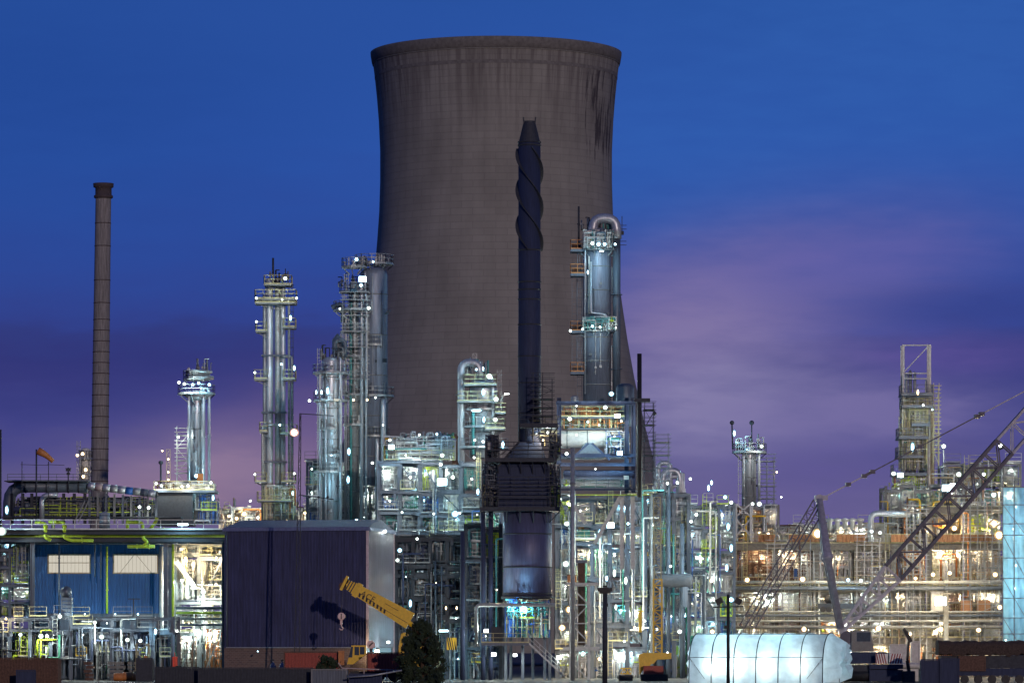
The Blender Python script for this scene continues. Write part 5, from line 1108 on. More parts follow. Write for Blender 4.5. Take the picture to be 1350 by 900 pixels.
for a, b, c, pw, sz in ((268, 780, 'w', 1300, 4), (245, 735, 'y', 700, 2.4), (285, 735, 'y', 700, 2.4), (240, 765, 'w', 500, 3), (285, 770, 'y', 500, 2.4), (262, 830, 'w', 300, 2)): lamp(a, b, 504.5, c, pw, sz, 'the glaring bay by the purple shed')
for py, w, c in ((801, 4, 'slate'), (807.5, 3.2, 'lime'), (815, 3, 'grey'), (823, 3, 'slate')):
    t = thing('short_pipe', {801: 'dark', 807.5: 'lime green', 815: 'grey', 823: 'lowest dark'}[py]+' horizontal pipe crossing under the glaring white bay', 'pipe', P(262, py, 501)); flanged(MB(), [P(232, py, 501), P(294, py, 501)], S(w, 501)/2, 10).build('run', c, t)
steelwork('lower_rack', 'two-level lower pipe rack in front of the blue shed', 'pipe rack', -14, 228, [812, 827, 897], 488, 8, 9, 'the lower rack before the blue shed', 'slate', 'straw', 'slate', PAL_DARK+['green', 'slate', 'dark', 'lime', 'galv'], 6, 60, 'w', 160, 1.6, 0, .4, .4, .25)
t = thing('antenna', 'small T-shaped dark aerial before the right window panel', 'aerial', P(176, 812, 487)); MB().bar(P(176, 812, 487), P(176, 789, 487), .12).bar(P(169, 789, 487), P(185, 789, 487), .12).build('mast', 'dark', t)
t = thing('stacked_unit', 'dark equipment stack standing before the left window panel', 'unit', P(88, 812, 487))
for i in range(5): MB().box(X(81, 487), X(94, 487), 487, 489, Z(811-i*5, 487), Z(807-i*5, 487)).build('tray', 'slate', t)
MB().ball(P(87, 780, 488), .7).build('dome', 'slate', t); 
for px in (81, 94): MB().bar(P(px, 812, 487), P(px, 782, 487), .12).build('post', 'slate', t)
for a, b, c, k, pw, sz in ((79, 809, 'c', 'bulb', 200, 1.6), (182, 809, 'c', 'bulb', 260, 1.6), (112, 809, 'c', 'bulb', 160, 1.2), (152, 809, 'c', 'bulb', 160, 1.2)): lamp(a, b, 499, c, pw, sz, 'an added row brightening the blue shed wall', k)  # extra lamps put in to brighten the lower blue cladding
for a, b, c, k, pw, sz in ((79, 812, 'w', 'bulb', 240, 3.4), (125, 820, 'w', 'bulb', 220, 3), (27, 836, 'w', 'bulb', 240, 3), (54, 838, 'w', 'bulb', 360, 4), (62, 838, 'w', 'bulb', 260, 3), (134, 839, 'w', 'bulb', 420, 4), (168, 843, 'w', 'bulb', 300, 3.4), (185, 844, 'w', 'bulb', 300, 3.2), (205, 832, 'c', 'tube', 260, 3.4), (141, 821, 'w', 'bulb', 60, 1.2), (8, 815, 'y', 'bulb', 240, 2), (110, 836, 'w', 'bulb', 120, 1)): lamp(a, b, 486.5, c, pw, sz, 'the lower rack left', k)
for a, b, s, c, lb in ((144, 170, 864, 'concrete', 'stack of pale precast slabs under the lower rack'), (163, 178, 869, 'concrete', 'small pale slab stack under the lower rack'), (112, 122, 862, 'rust', 'pile of dark pipes under the lower rack')):
    t = thing('slab_stack', lb, 'slabs', (X((a+b)/2, 484), 484, 0))
    for i in range(5): o = R(-.3, .3); MB().box(X(a, 484)+o, X(b, 484)+o, 483.4, 485, i*.45, i*.45+.32).build('slab', c, t)
for px, r in ((157, .45), (169, .5), (173, .42)):
    t = thing('buoy', {157: 'small orange barrel lying left of its two neighbours', 169: 'largest of the small orange barrels on the yard', 173: 'orange barrel at the right end of its row'}[px], 'barrel', (X(px, 476), 476, 0)); MB().lathe((X(px, 476), 476, r), [(r*.9, -.6), (r, -.5), (r, .5), (r*.9, .6)], 14, 'x').build('drum', 'orange', t)
t = thing('yard_cage', 'tall mesh cage holding orange goods at the right of the lower rack', 'cage', (X(188, 482), 482, 0)); MB().lattice((X(188, 482), 482, 0), (X(188, 482), 482, Z(848, 482)), S(16, 482), 1.2, 4, .12, .06).build('frame', 'straw', t); MB().box(X(190, 482), X(196, 482), 481.8, 482.4, .4, 2.8).build('goods', 'orange', t)
t = thing('red_tank', 'small red cabinet at the foot of the glaring bays', 'cabinet', (X(231, 487), 487, 0)); m = MB().box(X(228, 487), X(234, 487), 486.5, 487.5, .9, Z(865, 487)); m.bar((X(231, 487), 486.4, 1), (X(231, 487), 486.4, 3.2), .08); mat('bright_red', (.6, .05, .02), .5); m.build('casing', 'bright_red', t)
for px in (229, 233): MB().bar((X(px, 487), 487, 0), (X(px, 487), 487, .9), .12).build('leg', 'dark', t)

# ------------------------------------------------------------------ purple shed
def purple_shed():
    Y = 474; A = Vector((X(296, Y+3.3), Y+3.3)); B = Vector((X(484.5, Y), Y)); d = (B-A).normalized(); nrm = Vector((-d.y, d.x))
    if nrm.y < 0: nrm = -nrm
    C = B+nrm*14.5; C.x = X(519, C.y); D = A+nrm*14.5
    t = thing('purple_shed', 'tall windowless purple ribbed shed on a brick plinth', 'shed', (A.x, A.y, 0))
    zb, zt = Z(853, Y), Z(698, Y)
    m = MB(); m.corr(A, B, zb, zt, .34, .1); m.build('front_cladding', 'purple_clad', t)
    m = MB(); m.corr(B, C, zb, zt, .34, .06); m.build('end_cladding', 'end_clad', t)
    i_ = [A+nrm*.2+d*.15, B+nrm*.2-d*.15, C-d*.2, D+d*.1]
    m = MB(); m.add([(q.x, q.y, 0) for q in i_]+[(q.x, q.y, zt-.05) for q in i_], [(0,1,5,4), (1,2,6,5), (2,3,7,6), (3,0,4,7), (4,5,6,7)]); m.build('core', 'slate', t)
    mat('fascia', (.16, .19, .33), .4, .3); mat('roof_sheet', (.10, .11, .2), .5)
    m = MB(); m.bar((A.x-.2, A.y-.25, zt+.12), (B.x+.2, B.y-.25, zt+.12), .25, .42, (0,0,1)); m.build('fascia', 'fascia', t)
    m = MB(); m.bar((B.x+.2, B.y-.1, zt+.1), (C.x+.1, C.y, zt+.1), .25, .38, (0,0,1)); m.build('end_fascia', 'fascia', t)
    m = MB(); rz = zt+.34; ridge = 1.0; mA, mC = (A+D)/2, (B+C)/2
    m.add([(A.x, A.y, rz), (B.x, B.y, rz), (mC.x, mC.y, rz+ridge), (mA.x, mA.y, rz+ridge), (D.x, D.y, rz), (C.x, C.y, rz)], [(0,1,2,3), (3,2,5,4), (0,3,4), (1,5,2)]); m.build('roof', 'roof_sheet', t)
    mat('corner', (.5, .42, .46), .5); m = MB(); m.bar((B.x, B.y-.13, zb), (B.x, B.y-.13, zt), .3, .14); m.build('corner_trim', 'corner', t)
    m = MB(); m.bar((C.x, C.y-.1, 0), (C.x, C.y-.1, zt), .25, .2); m.build('corner_trim', 'corner', t)
    br = bpy.data.materials.new('brickwork'); br.use_nodes = True; nt = br.node_tree; q = nt.nodes.new('ShaderNodeTexBrick'); tc = nt.nodes.new('ShaderNodeTexCoord'); sp = nt.nodes.new('ShaderNodeSeparateXYZ'); cb = nt.nodes.new('ShaderNodeCombineXYZ')
    nt.links.new(tc.outputs['Object'], sp.inputs[0]); nt.links.new(sp.outputs[0], cb.inputs[0]); nt.links.new(sp.outputs[2], cb.inputs[1]); nt.links.new(cb.outputs[0], q.inputs[0])
    q.inputs['Scale'].default_value = 1; q.inputs['Brick Width'].default_value = .45; q.inputs['Row Height'].default_value = .2; q.inputs['Mortar Size'].default_value = .02
    q.inputs['Color1'].default_value = (.17, .11, .09, 1); q.inputs['Color2'].default_value = (.11, .075, .07, 1); q.inputs['Mortar'].default_value = (.2, .17, .15, 1); nt.links.new(q.outputs[0], nt.nodes['Principled BSDF'].inputs[0]); nt.nodes['Principled BSDF'].inputs['Roughness'].default_value = .9; MATS['brickwork'] = br
    m = MB(); m.bar((A.x, A.y-.12, zb/2-.02), (B.x-.1, B.y-.12, zb/2-.02), .2, zb-.04, (0,0,1)); m.build('brick_plinth', 'brickwork', t)
    for q in (739, 783, 820):
        m = MB(); z = Z(q, Y); m.bar((A.x, A.y-.125, z), (B.x, B.y-.125, z), .05, .04, (0,0,1)); m.build('lap_joint', 'purple_clad', t)
    m = MB(); m.tube((A.x+.3, A.y-.25, zb), (A.x+.3, A.y-.25, zt), .09); m.build('downpipe', 'slate', t)
    m = MB(); m.bar((A.x+.2, A.y-.35, zb), (B.x-.2, B.y-.35, zb), .18, .1, (0,0,1)); m.build('drip_flashing', 'galv', t)
purple_shed()
lamp(507, 700, 482, 'w', 90, 2.4, 'the top of the pale shed end wall', 'flood')
lamp(497, 858, 473, 'y', 330, 3, 'the foot of the pale shed end wall', 'flood'); lamp(512, 846, 478, 'w', 160, 2, 'the foot of the pale shed end wall', 'flood')
lamp(340, 858, 473, 'c', 12, 1.2, 'the brick plinth of the purple shed', 'bulb')
# warm plant seen over the purple shed
steelwork('process_structure', 'warm-lit low plant seen over the roof of the purple shed', 'process unit', 290, 430, [668, 695], 600, 8, 8, 'the plant over the shed roof', 'pale', 'straw', 'pale', PAL_WARM, 9, 50, 'yyw', 240, 2.2, 1, .3, .3, .3, base=Z(700, 600), nd=2)
t = thing('pipe_cluster', 'cluster of thin upright vents over the shed roof', 'vents', P(320, 668, 600))
for i in range(14): px = R(296, 426); MB().tube(P(px, 668, 601), P(px, R(650, 663), 601), R(.08, .2)).build('pipe', random.choice(PAL_WARM), t)
for a, b, c, s in ((302, 680, 'y', 2.6), (312, 683, 'y', 3), (322, 677, 'y', 4), (340, 682, 'w', 2.4), (380, 672, 'y', 5), (388, 680, 'w', 3), (330, 660, 'w', 2), (402, 676, 'y', 2.4)): lamp(a, b, 597, c, 380, s, 'the low plant behind the purple shed')
# guyed mast in front of the shed
t = thing('lattice_mast', 'thin dark lattice mast standing before the purple shed', 'mast', (X(393, 462), 462, 0))
MB().lattice((X(391, 462), 462, 0), (X(396, 462), 462, Z(545, 462)), S(8, 462), S(4, 462), 26, .07, .035, w2=S(1.6, 462)).build('lattice', 'dark', t)
MB().bar(P(395, 545, 462), P(440, 548, 462), .09).bar(P(394, 652, 462), P(440, 658, 462), .09).build('outrigger', 'dark', t)
for px in (408, 420, 432): MB().ball(P(px, 655, 462), .14).build('insulator', 'dark', t)

# ------------------------------------------------------------------ yellow mobile crane
mat('crane_yellow', (.80, .50, .015), .4, 0, .18, .8)
def mobile_crane():
    Y = 462; t = thing('mobile_crane', 'yellow telescopic mobile crane with its boom raised before the purple shed', 'crane', (X(500, Y), Y, 0))
    a, b = P(541, 818, Y), P(472, 778, Y); u = (b-a).normalized(); up = Vector((0, 1, 0)); n = u.cross(up).normalized()
    if n.z < 0: n = -n
    def plate(a, b, ha, hb, th, mm, nm):
        m = MB(); v = []
        for q, h in ((a, ha), (b, hb)):
            for s, e in ((-1, -1), (1, -1), (1, 1), (-1, 1)): v.append(q+n*(s*h/2)+up*(e*th/2))
        m.add(v, [(0,3,2,1), (4,5,6,7), (0,1,5,4), (1,2,6,5), (2,3,7,6), (3,0,4,7)]); return m.build(nm, mm, t)
    bm = plate(a, b, S(23, Y), S(15.5, Y), 1.1, 'crane_yellow', 'boom')
    plate(b-u*.2, b+u*.35, S(20, Y), S(19, Y), 1.3, 'crane_yellow', 'boom_collar')
    q = b+u*.35
    for i in range(4):
        q2 = q+u*S(3.6, Y); plate(q, q2, S(15.4-i*1.2, Y), S(15.4-i*1.2, Y), .95-.1*i, 'crane_yellow', 'boom_section'); plate(q2-u*.1, q2+u*.02, S(17.2-i*1.2, Y), S(17-i*1.2, Y), 1.0-.1*i, 'dark', 'section_collar'); q = q2
    tip = q+u*.2
    for s, lr in ((-1, .42), (.6, .34)):
        c = tip+n*(S(5, Y)*s)-u*.05; MB().lathe((c.x, c.y-.35, c.z), [(lr, 0), (lr, .7)], 18, 'y').build('sheave', 'rust', t)
    MB().bar(tip+n*.8, tip-n*.9-u*.1, .3, .8).build('head_plate', 'crane_yellow', t)
    # seam lines and hazard teeth on the near face
    fy = Y-.56
    def onf(f, h): p = a.lerp(b, f)+n*h; return Vector((p.x, fy, p.z))
    m = MB(); m.bar(onf(.02, -.35), onf(.62, -.33), .05, .02); m.bar(onf(.25, .3), onf(.5, .28), .05, .02); m.build('seam', 'rust', bm)
    m = MB()
    for i in range(8):
        f = .42+i*.07; h0 = -(S(11.5, Y)-(S(3.7, Y))*f)+.12
        p0, p1, p2, p3 = onf(f, h0), onf(f+.035, h0), onf(f+.055, h0+.42), onf(f+.02, h0+.42)
        m.add([(v.x, fy-.006, v.z) for v in (p0, p1, p2, p3)], [(0,1,2,3)])
    m.build('hazard_stripe', 'black', bm)
    cu = bpy.data.curves.new('lettering', 'FONT'); cu.body = 'ACE'; cu.size = .86; cu.extrude = .01; cu.space_character = 1.05; cu.offset = 0; tmp = bpy.data.objects.new('lettering_source', cu); me = bpy.data.meshes.new_from_object(tmp); bpy.data.objects.remove(tmp); me.materials.clear(); me.materials.append(MATS['black']); o = bpy.data.objects.new('lettering', me); COL.objects.link(o)
    o.parent = t; p = onf(.93, -.28)-ORG[t.name]; o.location = (p.x, p.y-.012, p.z); ang = math.atan2(-u.z, -u.x); o.rotation_euler = (math.radians(90), -ang, 0)
    MB().tube(P(520, 802, Y), P(533, 815, Y), .14).tube(P(531, 813, Y), P(546, 826, Y), .26).build('luffing_cylinder', 'crane_yellow', t)
    m = MB(); m.bar(P(515, 800, Y-.2), P(530, 808, Y-.2), .5, .6); m.build('boom_bracket', 'crane_yellow', t)
    m = MB(); m.bar(P(538, 835, Y), P(531, 836, Y), .4, .6); m.bar(P(531, 835, Y), P(526, 862, Y), .35, .5); m.bar(P(526, 850, Y), P(538, 858, Y), .3, .4); m.build('superstructure', 'crane_yellow', t)
    MB().box(X(484, Y), X(530, Y), Y-.8, Y+1.6, Z(882, Y), Z(864, Y)).build('carrier', 'rust', t)
    MB().box(X(526, Y), X(560, Y), Y-1, Y+1.6, Z(878, Y), Z(850, Y)).build('engine_deck', 'crane_yellow', t)
    c = MB(); x0, x1, x2 = X(458, Y), X(464, Y), X(483, Y); zb, zt, zm = Z(875, Y), Z(850, Y), Z(862, Y); y0, y1 = Y-1.2, Y+1.0
    c.add([(x0, y0, zb), (x1, y0, zt), (x2, y0, zt), (x2, y0, zm), (X(466, Y), y0, zb), (x0, y1, zb), (x1, y1, zt), (x2, y1, zt), (x2, y1, zm), (X(466, Y), y1, zb)], [(0,4,3,2,1), (5,6,7,8,9), (0,1,6,5), (1,2,7,6), (2,3,8,7), (3,4,9,8), (4,0,5,9)])
    cab = c.build('cab', 'crane_yellow', t)
    MB().box(X(468, Y), X(474, Y), y0-.03, y0-.005, Z(863, Y), Z(852, Y)).build('window', 'glass', cab); MB().box(X(475, Y), X(481, Y), y0-.03, y0-.005, Z(862, Y), Z(852, Y)).build('window', 'glass', cab)
    m = MB(); m.add([(X(460, Y), y0-.02, Z(866, Y)), (X(463.6, Y), y0-.02, Z(852, Y)), (X(466, Y), y0-.02, Z(852, Y)), (X(465, Y), y0-.02, Z(866, Y))], [(0,3,2,1)]); m.build('windscreen', 'glass', cab)
    for px in (470, 500, 520, 545): MB().lathe((X(px, Y), Y-1.3, .62), [(.62, 0), (.62, .4)], 20, 'y').build('wheel', 'black', t)
    MB().box(X(462, Y), X(558, Y), Y-.7, Y+1.2, .5, 1.15).build('chassis', 'dark', t)
    hk = P(450, 812, Y); MB().bar((hk.x, Y, hk.z+.5), (tip.x-.1, Y, tip.z-.4), .05).build('hoist_rope', 'rope', t)
    return t, hk, Y
t, hk, Yc = mobile_crane()
h = thing('hook_block', 'pale pulley block with hook hanging from the yellow boom', 'hook', (hk.x, Yc, hk.z-1.5)); mat('block_pale', (.75, .55, .5), .5)
bl = MB().lathe((hk.x, Yc-.2, hk.z), [(.35, 0), (.42, .06), (.42, .34), (.35, .4)], 20, 'y').build('sheave', 'block_pale', h); MB().box(hk.x-.05, hk.x+.05, Yc-.23, Yc-.205, hk.z-.3, hk.z+.3).build('slot', 'black', bl)
MB().bar((hk.x, Yc, hk.z-.3), (hk.x, Yc, hk.z-.9), .25).build('shank', 'block_pale', h)
MB().sweep([(hk.x, Yc, hk.z-.85), (hk.x, Yc, hk.z-1.1), (hk.x+.22, Yc, hk.z-1.3), (hk.x, Yc, hk.z-1.5), (hk.x-.22, Yc, hk.z-1.3)], .07, 8, bend=.1).build('hook', 'block_pale', h)
h = thing('spare_sheave', 'round pale pulley parked beside the yellow crane cab', 'pulley', P(489, 860, 461)); q = P(489, 849, 461)
MB().lathe((q.x, q.y, q.z), [(.45, 0), (.45, .25)], 20, 'y').build('disc', 'block_pale', h); MB().bar((q.x-.2, q.y-.02, q.z-.2), (q.x+.2, q.y-.02, q.z+.2), .14, .03).build('slot', 'black', h); MB().bar((q.x, q.y+.3, q.z), (q.x, q.y+.3, q.z-1.2), .3).build('bracket', 'dark', h)

# red skips / hoarding in front of the crane, foreground clutter
def box_thing(name, label, cat, px0, px1, pyt, pyb, Y, D, m, rim=None, corr=False, z0=None):
    x0, x1, zt, zb = X(px0, Y), X(px1, Y), Z(pyt, Y), (max(0, Z(pyb, Y)) if z0 is None else z0)
    t = thing(name, label, cat, ((x0+x1)/2, Y, zb))
    if corr:
        mb = MB(); mb.corr((x0, Y), (x1, Y), zb, zt, .3, .06); mb.corr((x1, Y), (x1, Y+D), zb, zt, .3, .06); mb.build('ribbed_side', m, t); MB().box(x0+.02, x1-.02, Y+.1, Y+D, zb, zt-.02).build('body', m, t)
    else: MB().box(x0, x1, Y, Y+D, zb, zt).build('body', m, t)
    mb = MB()
    for x in (x0, x1): mb.box(x-.07, x+.07, Y-.1, Y+.05, zb, zt+.02)
    mb.box(x0-.08, x1+.08, Y-.11, Y+.06, zt+.02, zt+.14); mb.build('frame', rim or m, t)
    return t
box_thing('red_skip', 'long dark red skip left of the orange end panel', 'skip', 375, 446, 860, 884, 459, 2.2, 'red', 'rust', True)
box_thing('red_skip', 'dark red skip just right of the yellow crane cab', 'skip', 484, 530, 861, 885, 457.5, 2.2, 'red', 'rust', True)
box_thing('upright_board', 'bright orange upright panel between the red skips', 'panel', 447, 453, 859, 876, 458.3, .3, 'orange')
t = thing('barrier_rail', 'thin pale red barrier rail running before the red skips', 'rail', P(450, 885, 456))
MB().bar(P(446, 873, 456), P(451, 880, 456), .12).bar(P(451, 880, 456), P(530, 883, 456), .12).build('rail', 'mauve', t)
for px in (451, 480, 510): MB().bar((X(px, 456), 456, 0), (X(px, 456), 456, Z(881, 456)), .1).build('post', 'mauve', t)
for i, (a, b, pt, pb, Y, mm, lb) in enumerate(((0, 76, 868, 902, 440, 'rust', 'long rust-brown slatted container at the lower left'), (22, 46, 884, 902, 436, 'navy', 'small dark blue bin before the rust container'), (205, 262, 880, 902, 438, 'dark', 'low black cabin left of its lighter neighbour'), (262, 412, 881, 902, 436, 'dark', 'long low black cabin before the purple shed'), (411, 457, 883, 902, 434, 'slate', 'grey ribbed container beside the black bush'), (461, 502, 889, 902, 433, 'navy', 'dark blue-grey box container right of the ribbed one'), (180, 200, 868, 895, 470, 'dark', 'dark upright cabinet in the left yard'))):
    box_thing('container' if i != 1 else 'bin', lb, 'container' if i != 1 else 'bin', a, b, pt, pb, Y, 3 if i != 1 else 1.2, mm, 'grey' if i == 4 else None, i in (0, 2, 3, 4, 5), z0=0)
t = thing('cable_line', 'thick pale cable sagging over the dark blue container', 'cable', P(500, 888, 432)); MB().sweep([P(458, 892, 432), P(490, 890, 432), P(530, 883, 432)], .09, 8).build('cable', 'galv', t)
for i, px in enumerate((360, 372)):
    t = thing('gas_bottle', ('left', 'right')[i]+' pale upright bottle of the pair at the plinth', 'gas bottle', (X(px, 466), 466, 0)); MB().lathe((X(px, 466), 466, 0), [(.35, 0), (.35, 1.7), (.2, 2), (.08, 2.1), (.08, 2.3)], 14).build('bottle', 'mauve', t)
    MB().lathe((X(px, 466), 466, 2.3), [(.12, 0), (.12, .15)], 8).build('valve', 'dark', t)

def leafy(name, label, cat, px, Y, pyt, wpx, nleaf, shape, trunk=True, leaf='leaf', szl=.2):
    x = X(px, Y); zt = Z(pyt, Y); t = thing(name, label, cat, (x, Y, 0)); rw = S(wpx, Y)/2
    if trunk:
        m = MB(); m.sweep([(x, Y, 0), (x+.1, Y, zt*.4), (x-.05, Y, zt*.9)], .2, 8, rfun=lambda f: .22*(1-f)+.03)
        for i in range(26):
            a = R(0, 6.28); z = R(.1, .8)*zt; L = rw*shape(z/zt)*.8; m.sweep([(x, Y, z), (x+L*.5*math.cos(a), Y+L*.5*math.sin(a), z+L*.2), (x+L*math.cos(a), Y+L*math.sin(a), z+L*.5)], .05, 5, rfun=lambda f: .06*(1-f)+.012)
        m.build('trunk', 'bark', t)
    m = MB(); cl = []
    for i in range(max(30, nleaf//90)):
        f = R(.03, .99); a = R(0, 6.28); rr = rw*shape(f)*math.sqrt(R(.15, 1))*R(.75, 1.22); cl.append((x+rr*math.cos(a), Y+rr*math.sin(a), f*zt, R(.25, .6)*(1.15-f*.6)))
    for i in range(nleaf):
        c = random.choice(cl); g = [random.gauss(0, .5) for _ in range(3)]
        p = Vector((c[0]+g[0]*c[3], c[1]+g[1]*c[3], max(.05, c[2]+g[2]*c[3]*.9)))
        u = Vector((R(-1, 1), R(-1, 1), R(-1, 1))).normalized(); v = u.orthogonal().normalized(); s = szl*R(.5, 1.2)
        m.add([p-u*s, p+v*s*.45, p+u*s, p-v*s*.45], [(0, 1, 2, 3)])
    m.build('crown', leaf, t); return t
leafy('conifer_tree', 'dark bushy cone-shaped tree standing before the steelwork', 'tree', 556, 446, 818, 84, 15000, lambda f: (1-f)**.55*(.95 if f > .12 else .9)+.04)
leafy('bush', 'rounded black bush before the long red skip', 'bush', 431, 448, 865, 34, 3500, lambda f: math.sqrt(max(0, 1-f*f)), False)
leafy('bush', 'low dark bush at the left yard edge', 'bush', 236, 442, 878, 60, 3500, lambda f: math.sqrt(max(0, 1-f*f)), False)

# ------------------------------------------------------------------ tent
def tent():
    Y = 446; yaw = math.radians(-11); r = 3.9; L = 14.0; zt = Z(834, Y)
    xa, ya = X(923, Y), Y; t = thing('arched_tent', 'white-blue arched sheeting tent glowing from lamps inside', 'tent', (X(1008, Y), Y+r, 0))
    ax = Vector((math.cos(yaw*.25), math.sin(yaw*.25), 0)); lean = .95
    def pt(s, a):   # a: 0 front foot .. pi back foot
        h = zt*max(0, math.sin(a))**.6
        y = -math.cos(a)*r; base = Vector((xa, ya+r, 0))+ax*s
        return base+Vector((-lean*1.25*math.cos(a), y, h))
    nb = 6; sp = L/nb
    for i in range(nb):
        m = MB(); g = 10; N = 26; vs = []
        for u in range(g+1):
            for w in range(N+1):
                a = math.pi*w/N; p = pt(i*sp+sp*u/g, a); sag = .07*math.sin(math.pi*u/g)+.03*math.sin(u*1.3+w*.9+i*2)*math.sin(math.pi*u/g); c = Vector((0, -math.cos(a), math.sin(a))); vs.append(p-c*sag)
        m.add(vs, [(u*(N+1)+w, (u+1)*(N+1)+w, (u+1)*(N+1)+w+1, u*(N+1)+w+1) for u in range(g) for w in range(N)], True); m.build('sheet', 'tent_sheet', t)
    for i in range(nb+1):
        m = MB(); m.sweep([pt(i*sp, math.pi*k/24)+Vector((0, -.03 if k < 13 else .03, .04)) for k in range(25)], .055, 6, bend=.01); m.build('rib', 'dark', t)
    for a in (.33, 1.25):
        m = MB(); m.tube(pt(0, a)+Vector((0, -.06, .05)), pt(L, a)+Vector((0, -.06, .05)), .03, 6); m.build('lacing_pole', 'dark', t)
    m = MB(); m.bar(pt(0, .33), pt(sp*.7, .02), .05); m.bar(pt(L, .33), pt(L-sp*.7, .02), .05); m.build('guy_strap', 'dark', t)
    # gathered end sheets
    for s, sg in ((L, 1), (0, -1)):
        vs = []; N = 26; m = MB(); c = Vector((pt(s, math.pi/2).x+sg*(.9 if sg > 0 else .3), ya+r, 1.8))
        for k in range(N+1):
            p = pt(s, math.pi*k/N); vs.append(p)
        for k in range(N+1):
            p = pt(s, math.pi*k/N); q = p.lerp(c, .3); vs.append(q+Vector((sg*(1.35 if sg > 0 else .35)+.18*math.sin(k*2.3), 0, 0)))
        for k in range(N+1):
            p = pt(s, math.pi*k/N); q = p.lerp(c, .72); vs.append(q+Vector((sg*(.75 if sg > 0 else .3)+.2*math.sin(k*1.7+1), 0, 0)))
        n = N+1; m.add(vs, [(a*n+k, a*n+k+1, (a+1)*n+k+1, (a+1)*n+k) for a in range(2) for k in range(N)], False); m.build('end_sheet', 'tent_sheet', t)
    for i, s in enumerate((2.2, 4.6, 7.6, 11.2)):
        p = pt(s, .62)+Vector((0, 0, 0)); q = Vector((p.x+.2, ya+.95, 1.9)); px = 675+q.x*F/q.y; py = HY-(q.z-HC)*F/q.y
        lamp(px, py, q.y, 'w', 200, 2.2, 'a stand inside the glowing tent', 'bulb')
        w = thing('lamp_stand', 'tripod lamp stand inside the tent, '+ORD[i]+' from its open-yard end', 'stand', (q.x, q.y+.3, 0)); m = MB(); m.bar((q.x, q.y+.3, .8), (q.x, q.y+.3, q.z), .05); m.build('pole', 'dark', w)
        for a in (0, 2.1, 4.2): MB().bar((q.x, q.y+.3, .9), (q.x+.5*math.cos(a), q.y+.3+.5*math.sin(a), 0), .04).build('leg', 'dark', w)
    for s in (3.5, 9.5): p = pt(s, .6); lamp(675+p.x*F/(ya+4), HY-(3.4-HC)*F/(ya+4), ya+4, 'c', 480, 2, 'the tent roof pole', 'bulb')
tent()

